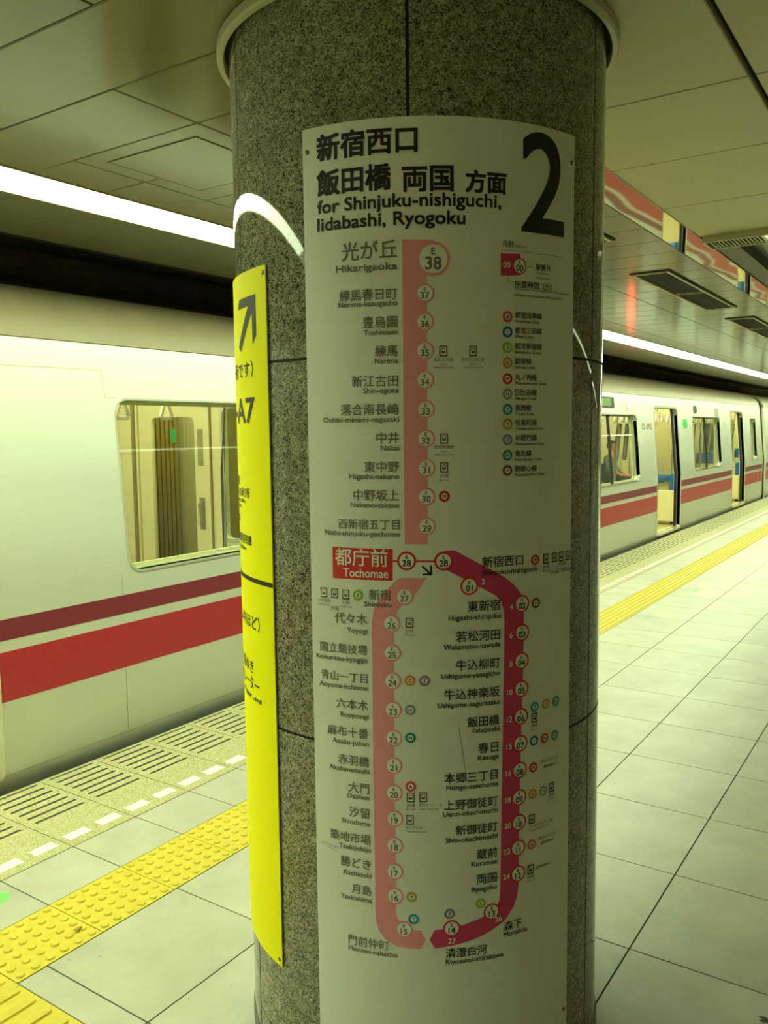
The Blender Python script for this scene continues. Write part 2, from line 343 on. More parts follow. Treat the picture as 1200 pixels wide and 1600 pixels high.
# ---- layout of the route map: positions in metres on the sign (arc length, height)
T = [('新宿西口', -0.2829, -0.0639, 2.1546, 'J', 'dark'), ('飯田橋', -0.2845, -0.1188, 2.0833, 'J', 'dark'), ('両国', -0.0964, 0.0096, 2.0775, 'J', 'dark'), ('方面', 0.0338, 0.1248, 2.0765, 'J', 'dark'), ('for Shinjuku-nishiguchi,', -0.2841, 0.1125, 2.0477, 'T', 'dark'), ('Iidabashi, Ryogoku', -0.285, 0.0341, 2.0117, 'T', 'dark'), ('2', 0.1611, 0.2831, 2.0072, 'N', 'dark'), ('光が丘', -0.2283, -0.1076, 1.9445, 'J', 'gray'), ('Hikarigaoka', -0.2416, -0.1079, 1.9222, 'E38', 'gray'), ('練馬春日町', -0.2343, -0.1085, 1.8614, 'J', 'gray'), ('Nerima-kasugacho', -0.2374, -0.1076, 1.8491, 'E', 'gray'), ('豊島園', -0.1831, -0.1081, 1.804, 'J', 'gray'), ('Toshimaen', -0.1812, -0.1072, 1.7892, 'E', 'gray'), ('練馬', -0.1567, -0.1087, 1.7443, 'J', 'gray'), ('Nerima', -0.1579, -0.1078, 1.73, 'E', 'gray'), ('新江古田', -0.2093, -0.1083, 1.6823, 'J', 'gray'), ('Shin-egota', -0.1841, -0.1074, 1.6688, 'E', 'gray'), ('落合南長崎', -0.2355, -0.1079, 1.6229, 'J', 'gray'), ('Ochiai-minami-nagasaki', -0.2787, -0.107, 1.6084, 'E', 'gray'), ('中井', -0.1565, -0.1075, 1.5626, 'J', 'gray'), ('Nakai', -0.1473, -0.1077, 1.5479, 'E', 'gray'), ('東中野', -0.1839, -0.1081, 1.5018, 'J', 'gray'), ('Higashi-nakano', -0.2181, -0.1073, 1.4876, 'E', 'gray'), ('中野坂上', -0.2094, -0.1087, 1.4412, 'J', 'gray'), ('Nakano-sakaue', -0.2164, -0.1074, 1.4263, 'E', 'gray'), ('西新宿五丁目', -0.2459, -0.1083, 1.3796, 'J', 'gray'), ('Nishi-shinjuku-gochome', -0.2793, -0.1075, 1.3647, 'E', 'gray'), ('新宿', -0.1771, -0.1286, 1.2261, 'J', 'gray'), ('Shinjuku', -0.1882, -0.1278, 1.2115, 'E', 'gray'), ('代々木', -0.2589, -0.1822, 1.1708, 'J', 'gray'), ('Yoyogi', -0.2297, -0.1819, 1.1512, 'E', 'gray'), ('都庁前', -0.2551, -0.1351, 1.2991, 'J', 'white'), ('Tochomae', -0.2362, -0.1339, 1.2752, 'E38', 'white'), ('新宿西口', 0.0694, 0.1693, 1.2937, 'J', 'dark'), ('Shinjuku-nishiguchi', 0.0694, 0.2085, 1.2775, 'E', 'dark'), ('国立競技場', -0.298, -0.1832, 1.1032, 'J', 'gray'), ('Kokuritsu-kyogijo', -0.3089, -0.1818, 1.0861, 'E', 'gray'), ('青山一丁目', -0.2968, -0.1835, 1.0399, 'J', 'gray'), ('Aoyama-itchome', -0.3018, -0.1821, 1.0238, 'E', 'gray'), ('六本木', -0.2585, -0.1828, 0.9779, 'J', 'gray'), ('Roppongi', -0.2498, -0.1819, 0.9595, 'E', 'gray'), ('麻布十番', -0.2829, -0.1826, 0.9143, 'J', 'gray'), ('Azabu-juban', -0.2706, -0.1817, 0.8975, 'E', 'gray'), ('赤羽橋', -0.2567, -0.1824, 0.8504, 'J', 'gray'), ('Akabanebashi', -0.2802, -0.1815, 0.8346, 'E', 'gray'), ('大門', -0.232, -0.1827, 0.7887, 'J', 'gray'), ('Daimon', -0.2346, -0.1818, 0.7745, 'E', 'gray'), ('東新宿', 0.0363, 0.1116, 1.199, 'J', 'dark'), ('Higashi-shinjuku', -0.0054, 0.1128, 1.1818, 'E', 'dark'), ('若松河田', 0.0106, 0.1111, 1.1338, 'J', 'dark'), ('Wakamatsu-kawada', -0.0161, 0.1117, 1.1179, 'E', 'dark'), ('牛込柳町', 0.0104, 0.1112, 1.0708, 'J', 'dark'), ('Ushigome-yanagicho', -0.0217, 0.1112, 1.0539, 'E', 'dark'), ('牛込神楽坂', -0.0156, 0.1107, 1.0068, 'J', 'dark'), ('Ushigome-kagurazaka', -0.0299, 0.1107, 0.9896, 'E', 'dark'), ('飯田橋', 0.0351, 0.1096, 0.943, 'J', 'dark'), ('Iidabashi', 0.0476, 0.1102, 0.9291, 'E', 'dark'), ('春日', 0.0596, 0.1074, 0.8818, 'J', 'dark'), ('Kasuga', 0.0596, 0.1086, 0.8666, 'E', 'dark'), ('本郷三丁目', -0.0161, 0.1063, 0.819, 'J', 'dark'), ('Hongo-sanchome', -0.0119, 0.1075, 0.8041, 'E', 'dark'), ('汐留', -0.2312, -0.1818, 0.7312, 'J', 'gray'), ('Shiodome', -0.2502, -0.1809, 0.7141, 'E', 'gray'), ('築地市場', -0.2805, -0.181, 0.6707, 'J', 'gray'), ('Tsukijishijo', -0.2581, -0.1806, 0.6539, 'E', 'gray'), ('勝どき', -0.2546, -0.1818, 0.6128, 'J', 'gray'), ('Kachidoki', -0.2476, -0.1809, 0.5933, 'E', 'gray'), ('月島', -0.2284, -0.1815, 0.552, 'J', 'gray'), ('Tsukishima', -0.2561, -0.18, 0.5353, 'E', 'gray'), ('門前仲町', -0.2385, -0.142, 0.4285, 'J', 'gray'), ('Monzen-nakacho', -0.2388, -0.1224, 0.4141, 'E', 'gray'), ('上野御徒町', -0.0169, 0.1063, 0.7584, 'J', 'dark'), ('Ueno-okachimachi', -0.0196, 0.1064, 0.7437, 'E', 'dark'), ('新御徒町', 0.0085, 0.1052, 0.6992, 'J', 'dark'), ('Shin-okachimachi', -0.0141, 0.1053, 0.6834, 'E', 'dark'), ('蔵前', 0.0565, 0.1053, 0.6391, 'J', 'dark'), ('Kuramae', 0.0437, 0.1053, 0.6239, 'E', 'dark'), ('両国', 0.0553, 0.1042, 0.5811, 'J', 'dark'), ('Ryogoku', 0.0442, 0.1042, 0.5645, 'E', 'dark'), ('森下', 0.1218, 0.1694, 0.4588, 'J', 'dark'), ('Morishita', 0.1218, 0.1849, 0.445, 'E', 'dark'), ('清澄白河', -0.0154, 0.0803, 0.4151, 'J', 'dark'), ('Kiyosumi-shirakawa', -0.0154, 0.1207, 0.4003, 'E', 'dark'), ('凡例', 0.1149, 0.1417, 1.9695, 'J', 'dark'), ('INDEX', 0.1463, 0.1765, 1.9706, 'S', 'dark'), ('駅番号', 0.1991, 0.2417, 1.9275, 'J', 'dark'), ('Station', 0.2005, 0.2346, 1.9196, 'S', 'dark'), ('Number', 0.2005, 0.239, 1.9096, 'S', 'dark'), ('所要時間（分）', 0.1449, 0.2458, 1.8875, 'J', 'dark'), ('The time required from this station', 0.1449, 0.2993, 1.8825, 'S', 'dark'), ('(Approximately-Minutes)', 0.1449, 0.2752, 1.8701, 'S', 'dark'), ('都営浅草線', 0.1457, 0.2166, 1.8242, 'J', 'dark'), ('Asakusa Line', 0.1457, 0.2098, 1.8152, 'S2', 'dark'), ('都営三田線', 0.1458, 0.2168, 1.7922, 'J', 'dark'), ('Mita Line', 0.1458, 0.1922, 1.7831, 'S2', 'dark'), ('都営新宿線', 0.1459, 0.2171, 1.7595, 'J', 'dark'), ('Shinjuku Line', 0.1459, 0.2131, 1.7504, 'S2', 'dark'), ('銀座線', 0.146, 0.188, 1.7277, 'J', 'dark'), ('Ginza Line', 0.1461, 0.1972, 1.7186, 'S2', 'dark'), ('丸ノ内線', 0.1461, 0.2034, 1.6938, 'J', 'dark'), ('Marunouchi Line', 0.1462, 0.2296, 1.6847, 'S2', 'dark'), ('日比谷線', 0.1463, 0.2036, 1.6615, 'J', 'dark'), ('Hibiya Line', 0.1463, 0.2017, 1.6523, 'S2', 'dark'), ('東西線', 0.1464, 0.1886, 1.6288, 'J', 'dark'), ('Tozai Line', 0.1464, 0.1959, 1.6196, 'S2', 'dark'), ('有楽町線', 0.1465, 0.2041, 1.5971, 'J', 'dark'), ('Yurakucho Line', 0.1465, 0.2234, 1.5879, 'S2', 'dark'), ('半蔵門線', 0.1466, 0.2043, 1.5643, 'J', 'dark'), ('Hanzomon Line', 0.1466, 0.2251, 1.555, 'S2', 'dark'), ('南北線', 0.1467, 0.1893, 1.5308, 'J', 'dark'), ('Namboku Line', 0.1467, 0.2183, 1.5215, 'S2', 'dark'), ('副都心線', 0.1468, 0.2048, 1.4982, 'J', 'dark'), ('Fukutoshin Line', 0.1469, 0.2257, 1.4889, 'S2', 'dark'), ('JR線', -0.2692, -0.2481, 1.1983, 'J', 'gray'), ('京王線', 0.2461, 0.2747, 1.2642, 'J', 'dark'), ('西武新宿線', 0.2847, 0.3332, 1.2664, 'J', 'dark'), ('（地上のりかえ', 0.2195, 0.2792, 0.8327, 'J', 'dark'), ('約140m）', 0.2299, 0.2726, 0.8202, 'S2', 'dark'), ('（地上のりかえ', 0.2144, 0.2729, 0.652, 'J', 'dark'), ('約270m）', 0.224, 0.2646, 0.6401, 'S2', 'dark'), ('（約400m）', 0.2063, 0.2538, 0.5853, 'S2', 'dark')]
CI = [('A', 0.1282, 1.8265, None), ('I', 0.1283, 1.7946, None), ('S', 0.1284, 1.7621, None), ('G', 0.1284, 1.7304, None), ('M', 0.1285, 1.6966, None), ('H', 0.1286, 1.6644, None), ('T', 0.1287, 1.6319, None), ('Y', 0.1288, 1.6003, None), ('Z', 0.1288, 1.5676, None), ('N', 0.1289, 1.5343, None), ('F', 0.129, 1.5018, None), ('M', -0.0129, 1.45, None), ('M', 0.202, 1.302, None), ('S', -0.2022, 1.2349, None), ('F', 0.2048, 1.2053, None), ('G', -0.0892, 1.0506, None), ('Z', -0.0575, 1.0502, None), ('H', -0.0893, 0.9854, None), ('N', -0.0893, 0.923, None), ('A', -0.0897, 0.8129, None), ('T', 0.2029, 0.9685, None), ('Y', 0.236, 0.9696, None), ('N', 0.269, 0.9691, None), ('I', 0.2014, 0.8904, None), ('M', 0.233, 0.89, None), ('N', 0.2658, 0.8894, None), ('M', 0.1997, 0.8286, None), ('G', 0.198, 0.7665, None), ('H', 0.2303, 0.7661, None), ('Y', -0.0898, 0.5586, None), ('T', -0.086, 0.5071, None), ('Z', -0.0057, 0.5185, None), ('S', 0.066, 0.5352, None), ('A', 0.196, 0.6477, None)]
ST = [('38', -0.0333, 1.9414, 1), ('37', -0.0511, 1.8723, 1), ('36', -0.0516, 1.8141, 1), ('35', -0.052, 1.7547, 1), ('34', -0.0524, 1.6943, 1), ('33', -0.0513, 1.6337, 1), ('32', -0.0513, 1.5725, 1), ('31', -0.0507, 1.5104, 1), ('30', -0.0511, 1.4495, 1), ('29', -0.0505, 1.3866, 1), ('27', -0.0994, 1.2355, 1), ('26', -0.1282, 1.1757, 1), ('25', -0.1278, 1.1112, 1), ('24', -0.1275, 1.049, 1), ('23', -0.1271, 0.9847, 1), ('22', -0.1267, 0.9211, 1), ('21', -0.1269, 0.8587, 1), ('20', -0.127, 0.797, 1), ('19', -0.126, 0.7382, 1), ('18', -0.1267, 0.6762, 1), ('17', -0.1274, 0.6161, 1), ('16', -0.1274, 0.5584, 1), ('15', -0.1077, 0.4817, 1), ('28', -0.0941, 1.3125, 0), ('28', -0.0151, 1.3113, 0), ('01', 0.0407, 1.2554, 0), ('02', 0.1665, 1.2078, 0), ('03', 0.1668, 1.1432, 0), ('04', 0.1658, 1.0795, 0), ('05', 0.1655, 1.0158, 0), ('06', 0.1645, 0.9529, 0), ('07', 0.1635, 0.8913, 0), ('08', 0.1618, 0.83, 0), ('09', 0.1608, 0.7666, 0), ('10', 0.1604, 0.7082, 0), ('11', 0.1587, 0.6487, 0), ('12', 0.1583, 0.5875, 0), ('13', 0.0919, 0.5117, 0), ('14', -0.001, 0.4838, 0), ('00', 0.1572, 1.9324, 0)]
TM = [('2', 0.0721, 1.2638), ('4', 0.1393, 1.2034), ('6', 0.1389, 1.1398), ('8', 0.1385, 1.0758), ('10', 0.1357, 1.0122), ('12', 0.1352, 0.9502), ('15', 0.1342, 0.8883), ('16', 0.1331, 0.8272), ('18', 0.1321, 0.7658), ('20', 0.1316, 0.7061), ('22', 0.1293, 0.6459), ('24', 0.1282, 0.5874), ('26', 0.1084, 0.4914), ('27', -0.0006, 0.4544), ('00', 0.1262, 1.9334)]
IC = [(-0.0134, 1.7533, 1, ('西武池袋線', 'Seibu', 'Ikebukuro Line')), (0.0501, 1.7534, 1, ('西武有楽町線', 'Seibu', 'Yurakucho Line')), (-0.0128, 1.5716, 1, ('西武新宿線', 'Seibu', 'Shinjuku Line')), (-0.0131, 1.511, 1, ('JR線', 'JR Line')), (0.2345, 1.3017, 0, ('JR線', 'JR Line')), (0.2604, 1.3025, 0, None), (0.2842, 1.3022, 0, ('小田急線', 'Odakyu Line')), (0.3082, 1.3019, 0, None), (-0.2858, 1.2357, 1, ('小田急線', 'Odakyu Line')), (-0.2587, 1.2356, 1, None), (-0.2311, 1.2348, 1, ('京王線', 'Keio Line')), (-0.0891, 1.178, 1, ('JR線', 'JR Line')), (-0.09, 0.7878, 1, ('JR線', 'JR Line')), (-0.0626, 0.7888, 1, ('東京モノレール', 'Tokyo Monorail')), (0.2024, 0.9437, 0, ('JR線', 'JR Line')), (0.2558, 0.7681, 0, ('JR線', 'JR Line')), (-0.092, 0.7367, 1, ('ゆりかもめ', 'Yurikamome Line')), (0.1963, 0.708, 0, ('つくばエクスプレス線', 'Tsukuba Express Line')), (0.1936, 0.5888, 0, ('総武線', 'Sobu Line'))]
PB = {'a': [(-0.0973, 1.9813), (-0.0331, 1.98), (-0.0095, 1.9341), (-0.0335, 1.91), (-0.0464, 1.9101), (-0.0468, 1.8566), (-0.0483, 1.348), (-0.0979, 1.3482)], 'b': [(-0.1104, 1.2755), (-0.0529, 1.2756), (-0.0658, 1.2539), (-0.0799, 1.2356), (-0.1006, 1.2198), (-0.1143, 1.2039), (-0.1217, 1.188), (-0.1235, 1.1695), (-0.1235, 1.122), (-0.1254, 0.7987), (-0.124, 0.6776), (-0.1248, 0.5491), (-0.1241, 0.5126), (-0.1172, 0.499), (-0.1023, 0.486), (-0.0862, 0.4806), (-0.0702, 0.4805), (-0.0586, 0.4586), (-0.0716, 0.4369), (-0.0974, 0.4365), (-0.1243, 0.4407), (-0.1488, 0.4528), (-0.1641, 0.4712), (-0.1716, 0.4957), (-0.1719, 0.5155), (-0.173, 0.8058), (-0.172, 1.1198), (-0.1727, 1.1517), (-0.1712, 1.1809), (-0.166, 1.2076), (-0.1528, 1.2317), (-0.1341, 1.2532)], 'c': [(-0.0202, 1.3311), (-0.0073, 1.3339), (0.0083, 1.334), (0.0721, 1.2983), (0.1231, 1.27), (0.1471, 1.2507), (0.1626, 1.2322), (0.1697, 1.2128), (0.1718, 1.1831), (0.1705, 1.0533), (0.1648, 0.8894), (0.1627, 0.7785), (0.1612, 0.6776), (0.161, 0.564), (0.1573, 0.5363), (0.1465, 0.5103), (0.1248, 0.4839), (0.089, 0.4655), (0.049, 0.4521), (0.0048, 0.4438), (-0.0384, 0.4381), (-0.0511, 0.4586), (-0.0392, 0.4816), (-0.0102, 0.4833), (0.0268, 0.4904), (0.0717, 0.5026), (0.1007, 0.5191), (0.1114, 0.5352), (0.1131, 0.5632), (0.1142, 0.6308), (0.1158, 0.7647), (0.1185, 0.8967), (0.1217, 1.1132), (0.1221, 1.1719), (0.1209, 1.196), (0.115, 1.2161), (0.1029, 1.2303), (0.0832, 1.2416), (0.0503, 1.2602), (0.0133, 1.2799), (-0.0126, 1.2936), (-0.0255, 1.3001)], 'leg': [(0.1121, 1.9561), (0.1595, 1.9578), (0.1597, 1.9137), (0.1122, 1.91)], 'box': [(-0.262, 1.3387), (-0.1238, 1.3377), (-0.1245, 1.2691), (-0.2622, 1.2696)], 'arrow': [(-0.0609, 1.3016), (-0.0436, 1.2838)], 'hl': [(-0.124, 1.3118), (-0.0941, 1.312)], 'hl2': [(-0.0941, 1.312), (-0.0151, 1.3113)], 'legline': [(0.1132, 1.9631), (0.2782, 1.9617)], 'l2': [(0.178, 1.9328), (0.1939, 1.9331)], 'l3': [(0.1286, 1.9128), (0.1286, 1.899), (0.1431, 1.8988)], 'screws': [(-0.3011, 2.1775), (0.3092, 2.1655), (-0.3409, 0.7657), (0.2869, 0.2009)], 'scratch': [(0.0147, 0.9475), (0.0237, 0.8957), (0.0305, 0.8463), (-0.3033, 0.6585), (-0.2586, 0.65)]}

# ================================================================== SETTING: platform floor
Y0F, Y1F = -6.0, 40.0
g = MB(); g.box(XA + .004, 5.0, Y0F, Y1F, -.16, -.003); tag(g.build('floor', M_GROUT), kind='structure')
mb = MB(); G = .0026
def tile(mb, x0, x1, y0, y1, z=0.0, g=G):
    mb.add([(x0 + g, y0 + g, z), (x1 - g, y0 + g, z), (x1 - g, y1 - g, z), (x0 + g, y1 - g, z), (x0 + g, y0 + g, z - .0028), (x1 - g, y0 + g, z - .0028), (x1 - g, y1 - g, z - .0028), (x0 + g, y1 - g, z - .0028)],
           [(0, 1, 2, 3), (0, 4, 5, 1), (1, 5, 6, 2), (2, 6, 7, 3), (3, 7, 4, 0)])
k0 = int((Y0F - T0) / TP)
for k in range(k0, 73):
    for a, b in zip(XROWS[:-1], XROWS[1:]):
        y0, y1 = T0 + k * TP, T0 + (k + 1) * TP
        gx = .0035 if k in (0,) else G
        if a == XD and y0 < 1.31:             # leave room for the guide path
            tile(mb, -1.874, b, y0, min(y1, 1.3084))
            if y1 > 1.3084: tile(mb, a, b, 1.3084, y1)
            continue
        tile(mb, a, b, y0, y1)
for k in range(-25, 128):
    y0 = J0 + .3 * k; tile(mb, XB, XC, y0, y0 + .3)
tag(mb.build('floor_tiles', M_TILE), kind='structure'); bpy.data.objects['floor_tiles'].name = 'floor.001'
# platform edge slab with drainage slots
mb = MB()
for k in range(-25, 128):
    y0 = J0 + .3 * k; holes = []
    if k < 90:
        for s in range(7):
            x = -3.397 + .0565 * s; holes.append(rrect(x - .0085, x + .0085, y0 + .035, y0 + .272, .006, 1))
    bm = flat([(XA, y0 + .0015), (XB - .002, y0 + .0015), (XB - .002, y0 + .2985), (XA, y0 + .2985)], holes)
    mb.bm(bm); bm.free()
o = mb.build('floor_edge_slab', M_EDGE); o.name = 'floor.002'; tag(o, kind='structure')
for v in o.data.vertices: v.co.z = 0.0
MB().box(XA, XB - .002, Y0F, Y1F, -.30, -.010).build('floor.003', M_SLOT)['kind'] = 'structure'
MB().box(XA, XA + .02, Y0F, Y1F, -1.15, -.0005).build('trim_1', M_EDGE)['kind'] = 'structure'
mk = thing('edge_marking', (-2.835, 1.5, 0), 'dashed white line painted along the platform edge slabs', 'line marking')
mb = MB()
for k in range(-10, 110):
    for d in (.026, .1755):
        y = J0 + .3 * k + d; mb.box(-2.864, -2.809, y, y + .1, .0002, .0012)
tag(mb.build('painted_dashes', M_DASH, mk), kind='stuff')
# tactile paving
tp = thing('tactile_paving', (-2.33, 1.308, 0), 'long yellow strip of raised-dot tiles along the platform edge', 'tactile paving')
mb = MB(); dm = MB()
for k in range(-1, 126):
    y0 = J0 + .3 * k; tile(mb, XC, XD, y0, y0 + .3, .001, .0016)
    for i in range(6):
        for j in range(6): dm.frustum((XC + .0237 + i * .0475, y0 + .025 + .05 * j, .001), .0145, .0105, .0048, 12 if k < 14 else 8)
mb.build('tile_base', M_TACT, tp); tag(dm.build('raised_dots', M_TACT, tp), kind='stuff')
gp = thing('tactile_guide_path', (-2.17, 1.0, 0), 'yellow guide path of raised bars at the lower left, joining the dotted strip', 'tactile paving')
mb = MB(); dm = MB()
for k in range(0, 8):
    y0 = 1.3084 - .3 * (k + 1)
    for x0 in (-2.474, -2.174): tile(mb, x0, x0 + .3, y0, y0 + .3, .001, .0016)
    for i in range(8):
        x = -2.159 + .0745 * (i - 4) ; r = .0175
        if x < -2.46: continue
        pts = [(x, y0 + .018), (x, y0 + .284)]
        prof = rrect(x - r, x + r, y0 + .018, y0 + .286, .012, 4); prof2 = rrect(x - r + .004, x + r - .004, y0 + .022, y0 + .282, .0084, 4); n = len(prof)
        dm.add([(p[0], p[1], .001) for p in prof] + [(p[0], p[1], .0062) for p in prof2], [(a, (a + 1) % n, n + (a + 1) % n, n + a) for a in range(n)] + [tuple(range(n, 2 * n))])
mb.build('tile_base', M_TACT, gp); dm.build('raised_bars', M_TACT, gp)
# small marks on the floor
mb = MB(); mb.frustum((-2.664, 1.535, .0002), .042, .042, .0008, 32)
tag(mb.build('floor_sticker', mat('floor_sticker_green', (120, 220, 110), .5)), 'round light green sticker on the grey tiles at the left picture edge', 'sticker')
fm = thing('floor_marking', (-2.08, 8.45, 0), 'small faint green characters printed on the pale tiles beside the yellow strip', 'marking')
bm = text_bm('3号車', -.10, .10, -.03, None, .01); bm.verts.index_update()
MB().add([(-2.08 + v.co.x * 0.9, 8.45 + v.co.y * 2.2, .0012) for v in bm.verts], [[v.index for v in f.verts] for f in bm.faces]).build('characters', mat('floor_print_green', (120, 205, 140), .5), fm); bm.free()
mb = MB(); bm = bmesh.new(); bmesh.ops.create_circle(bm, cap_ends=True, segments=18, radius=1)
for v in bm.verts: a = math.atan2(v.co.y, v.co.x); r = 1 + .35 * math.sin(3 * a + 1) + .2 * math.sin(5 * a); v.co = Vector((-.345 + v.co.x * .018 * r, 2.322 + v.co.y * .011 * r, .0011))
mb.bm(bm); bm.free(); tag(mb.build('floor_stain', M_GOO), 'small dark stain on the tile at the lower right corner', 'stain')
mb = MB(); bm = bmesh.new(); bmesh.ops.create_icosphere(bm, subdivisions=2, radius=1)
for v in bm.verts: r = random.uniform(.7, 1.25); v.co = Vector((-2.262 + v.co.x * .007 * r, 1.568 + v.co.y * .016 * r, .011 + v.co.z * .0045 * r))
mb.bm(bm); bm.free(); tag(mb.build('litter_scrap', mat('tan_scrap', (200, 160, 70), .8)), 'tiny crumpled tan scrap lying on the yellow dotted tiles', 'litter')

# ================================================================== SETTING: walls, track bed, tunnel
def S(name, m, *b):
    o = MB().box(*b).build(name, m); o['kind'] = 'structure'; return o
S('wall_right', M_WALL, 5.0, 5.2, Y0F, Y1F, -.2, 3.6)
S('wall_back', M_WALL, XA + .1, 5.0, Y0F - .2, Y0F, -.2, 3.6)
S('wall_front', M_WALL, XA + .1, 5.0, Y1F, Y1F + .2, -.2, 3.6)
S('wall_left', M_TUN, -7.2, -7.0, -14, 48, -1.4, 3.6)
S('wall_tunnel_roof', M_TUN, -7.2, -3.75, -14, 48, 3.3, 3.5).name = 'ceiling.001'
S('track_bed', M_TUN, -7.0, XA + .1, -14, 48, -1.4, -1.2).name = 'floor.004'
S('trim_2', M_GAP, -3.76, -3.70, -14, 48, 2.536, 3.3)
cb = thing('tunnel_cables', (-6.9, 10, 2.6), 'dark cables running along the tunnel above the train roof', 'cable')
for i, (x, z, r) in enumerate(((-6.9, 2.72, .03), (-6.88, 2.84, .045), (-6.6, 3.14, .05), (-5.4, 3.18, .035), (-4.95, 2.535, .028))):
    MB().tube([(x, y, z + .02 * math.sin(y)) for y in range(-12, 47, 2)], r, 8).build('cable', M_PIPE, cb, True)

# ================================================================== SETTING: ceiling
CG = .0021
def panel(mb, x0, x1, y0, y1, z=CEIL, g=CG):
    e = .003
    mb.add([(x0 + g, y0 + g, z + e), (x1 - g, y0 + g, z + e), (x1 - g, y1 - g, z + e), (x0 + g, y1 - g, z + e),
            (x0 + g + e, y0 + g + e, z), (x1 - g - e, y0 + g + e, z), (x1 - g - e, y1 - g - e, z), (x0 + g + e, y1 - g - e, z),
            (x0 + g, y0 + g, z + .02), (x1 - g, y0 + g, z + .02), (x1 - g, y1 - g, z + .02), (x0 + g, y1 - g, z + .02)],
           [(4, 7, 6, 5), (0, 4, 5, 1), (1, 5, 6, 2), (2, 6, 7, 3), (3, 7, 4, 0), (8, 0, 1, 9), (9, 1, 2, 10), (10, 2, 3, 11), (11, 3, 0, 8)])
LX0, LX1 = -3.075, -2.79
S('ceiling', M_GAP, LX1, 5.0, Y0F, 4.43, CEIL + .021, CEIL + .06)
S('ceiling.002', M_GAP, LX1, -1.083, 4.43, Y1F, CEIL + .021, CEIL + .06)
S('ceiling.003', M_GAP, -3.70, LX0, -14, 48, CEIL + .021, CEIL + .06)
gl = MB(); st = MB(); so = MB(); ms = MB(); XMIR = -1.25
PITCH_Y = .3125; yb = 1.27
ys = [yb + PITCH_Y * k for k in range(-23, 124)]
ys = [1.587 + (y - 1.5825) if y > 1.3 else y for y in ys]
for a, b in zip(ys[:-1], ys[1:]):
    m = (a + b) / 2
    if m < 1.27: xs = [LX1, -1.61, XMIR]
    elif m < 1.58: xs = [LX1, -2.467, XMIR]
    elif m < 1.89: xs = [LX1, -1.948, XMIR]
    else: xs = [LX1, -2.552, -1.948, XMIR]
    for x0, x1 in zip(xs[:-1], xs[1:]): panel(gl, x0, x1, a, b)
yr = [2.52 - .642 * k for k in range(0, 14)][::-1] + [3.13, 3.787, 4.42]
for a, b in zip(yr[:-1], yr[1:]):
    for x0, x1, gg in ((-1.083, -.488, 0), (-.488, .72, 0), (.72, 1.93, 0), (1.93, 3.14, 0), (3.14, 5.0, 0)):
        panel(st, x0 + (.006 if x0 == -.488 else 0), x1 - (.006 if x1 == -.488 else 0), a, b)
yy = -13.9
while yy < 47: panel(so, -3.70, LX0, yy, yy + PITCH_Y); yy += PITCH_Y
for k in range(-3, 20): panel(ms, XMIR, -1.083, 2.95 + 1.926 * k, 2.95 + 1.926 * (k + 1), CEIL, .0006)
o = ms.build('ceiling.009', M_MIRROR); o['kind'] = 'structure'
o = gl.build('ceiling.004', M_CEILG); o['kind'] = 'structure'
o = st.build('ceiling.005', M_CEILM); o['kind'] = 'structure'
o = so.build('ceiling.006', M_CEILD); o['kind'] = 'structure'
# raised ceiling bay beyond the cross lamp
S('ceiling.007', M_CEILD, -.96, 5.0, 4.65, Y1F, 2.60, 2.64)
S('ceiling.008', mat('shade_toned_strip', (60, 58, 42), .5), -1.083, -.97, 4.65, Y1F, 2.535, 2.60)  # unlit look of this strip is put into its dark colour
S('trim_3', M_GAP, -1.10, -1.083, 4.43, Y1F, 2.531, 2.64)
S('trim_4', M_CEILM, -1.083, 5.0, 4.424, 4.44, 2.531, 2.64)
# hatch
hp = thing('ceiling_hatch', (-2.26, 2.19, CEIL), 'square access hatch with a thin frame, flush in the left ceiling panels', 'hatch')
MB().box(-2.465, -2.045, 1.985, 2.405, CEIL - .002, CEIL + .001).build('hatch_door', M_CEILG, hp)
fr = MB()
for b in ((-2.472, -2.465, 1.978, 2.412), (-2.045, -2.038, 1.978, 2.412), (-2.465, -2.045, 1.978, 1.985), (-2.465, -2.045, 2.405, 2.412)): fr.box(b[0], b[1], b[2], b[3], CEIL - .003, CEIL + .001)
fr.build('frame', M_CEILG, hp)

# ================================================================== lamps
def lamp_unit(x0, x1, y0, y1, m, label, group, diff_label=None):
    t = thing('ceiling_light', ((x0 + x1) / 2, (y0 + y1) / 2, CEIL), label, 'light', group)
    hs = MB().box(x0, x1, y0, y1, CEIL + .04, CEIL + .07); hs.box(x0, x0 + .008, y0, y1, CEIL - .004, CEIL + .04); hs.box(x1 - .008, x1, y0, y1, CEIL - .004, CEIL + .04)
    hs.box(x0 + .008, x1 - .008, y0, y0 + .006, CEIL - .002, CEIL + .04)
    hs.build('housing', M_CEILM, t)
    MB().box(x0 + .009, x1 - .009, y0 + .008, y1 - .001, CEIL + .001, CEIL + .03).build('diffuser', m, t)
    return t
LU = 2.33
y = -.60; n = 0
while y < 40:
    nxt = 'leftmost' if n == 0 else ''
    lab = 'fluorescent ceiling light of the long bright row above the platform edge'
    lamp_unit(LX0, LX1, y, y + LU, M_LMAIN, lab, 'bright light units in the row above the platform edge'); y += LU; n += 1
lamp_unit(LX0, LX1, -1.76, -.60, M_LDIM, 'short dim ceiling light in the row above the platform edge', 'dim light units in the row above the platform edge')
y = -1.76 - 2.1
while y > -6: lamp_unit(LX0, LX1, y, y + 2.1, M_LMAIN, 'fluorescent ceiling light of the long bright row above the platform edge', 'bright light units in the row above the platform edge'); y -= 2.1
y = 5.2
while y < 38: lamp_unit(3.5, 3.75, y, y + LU, M_LRIGHT, 'ceiling light of the row over the far side of the platform', 'far side ceiling lights'); y += LU
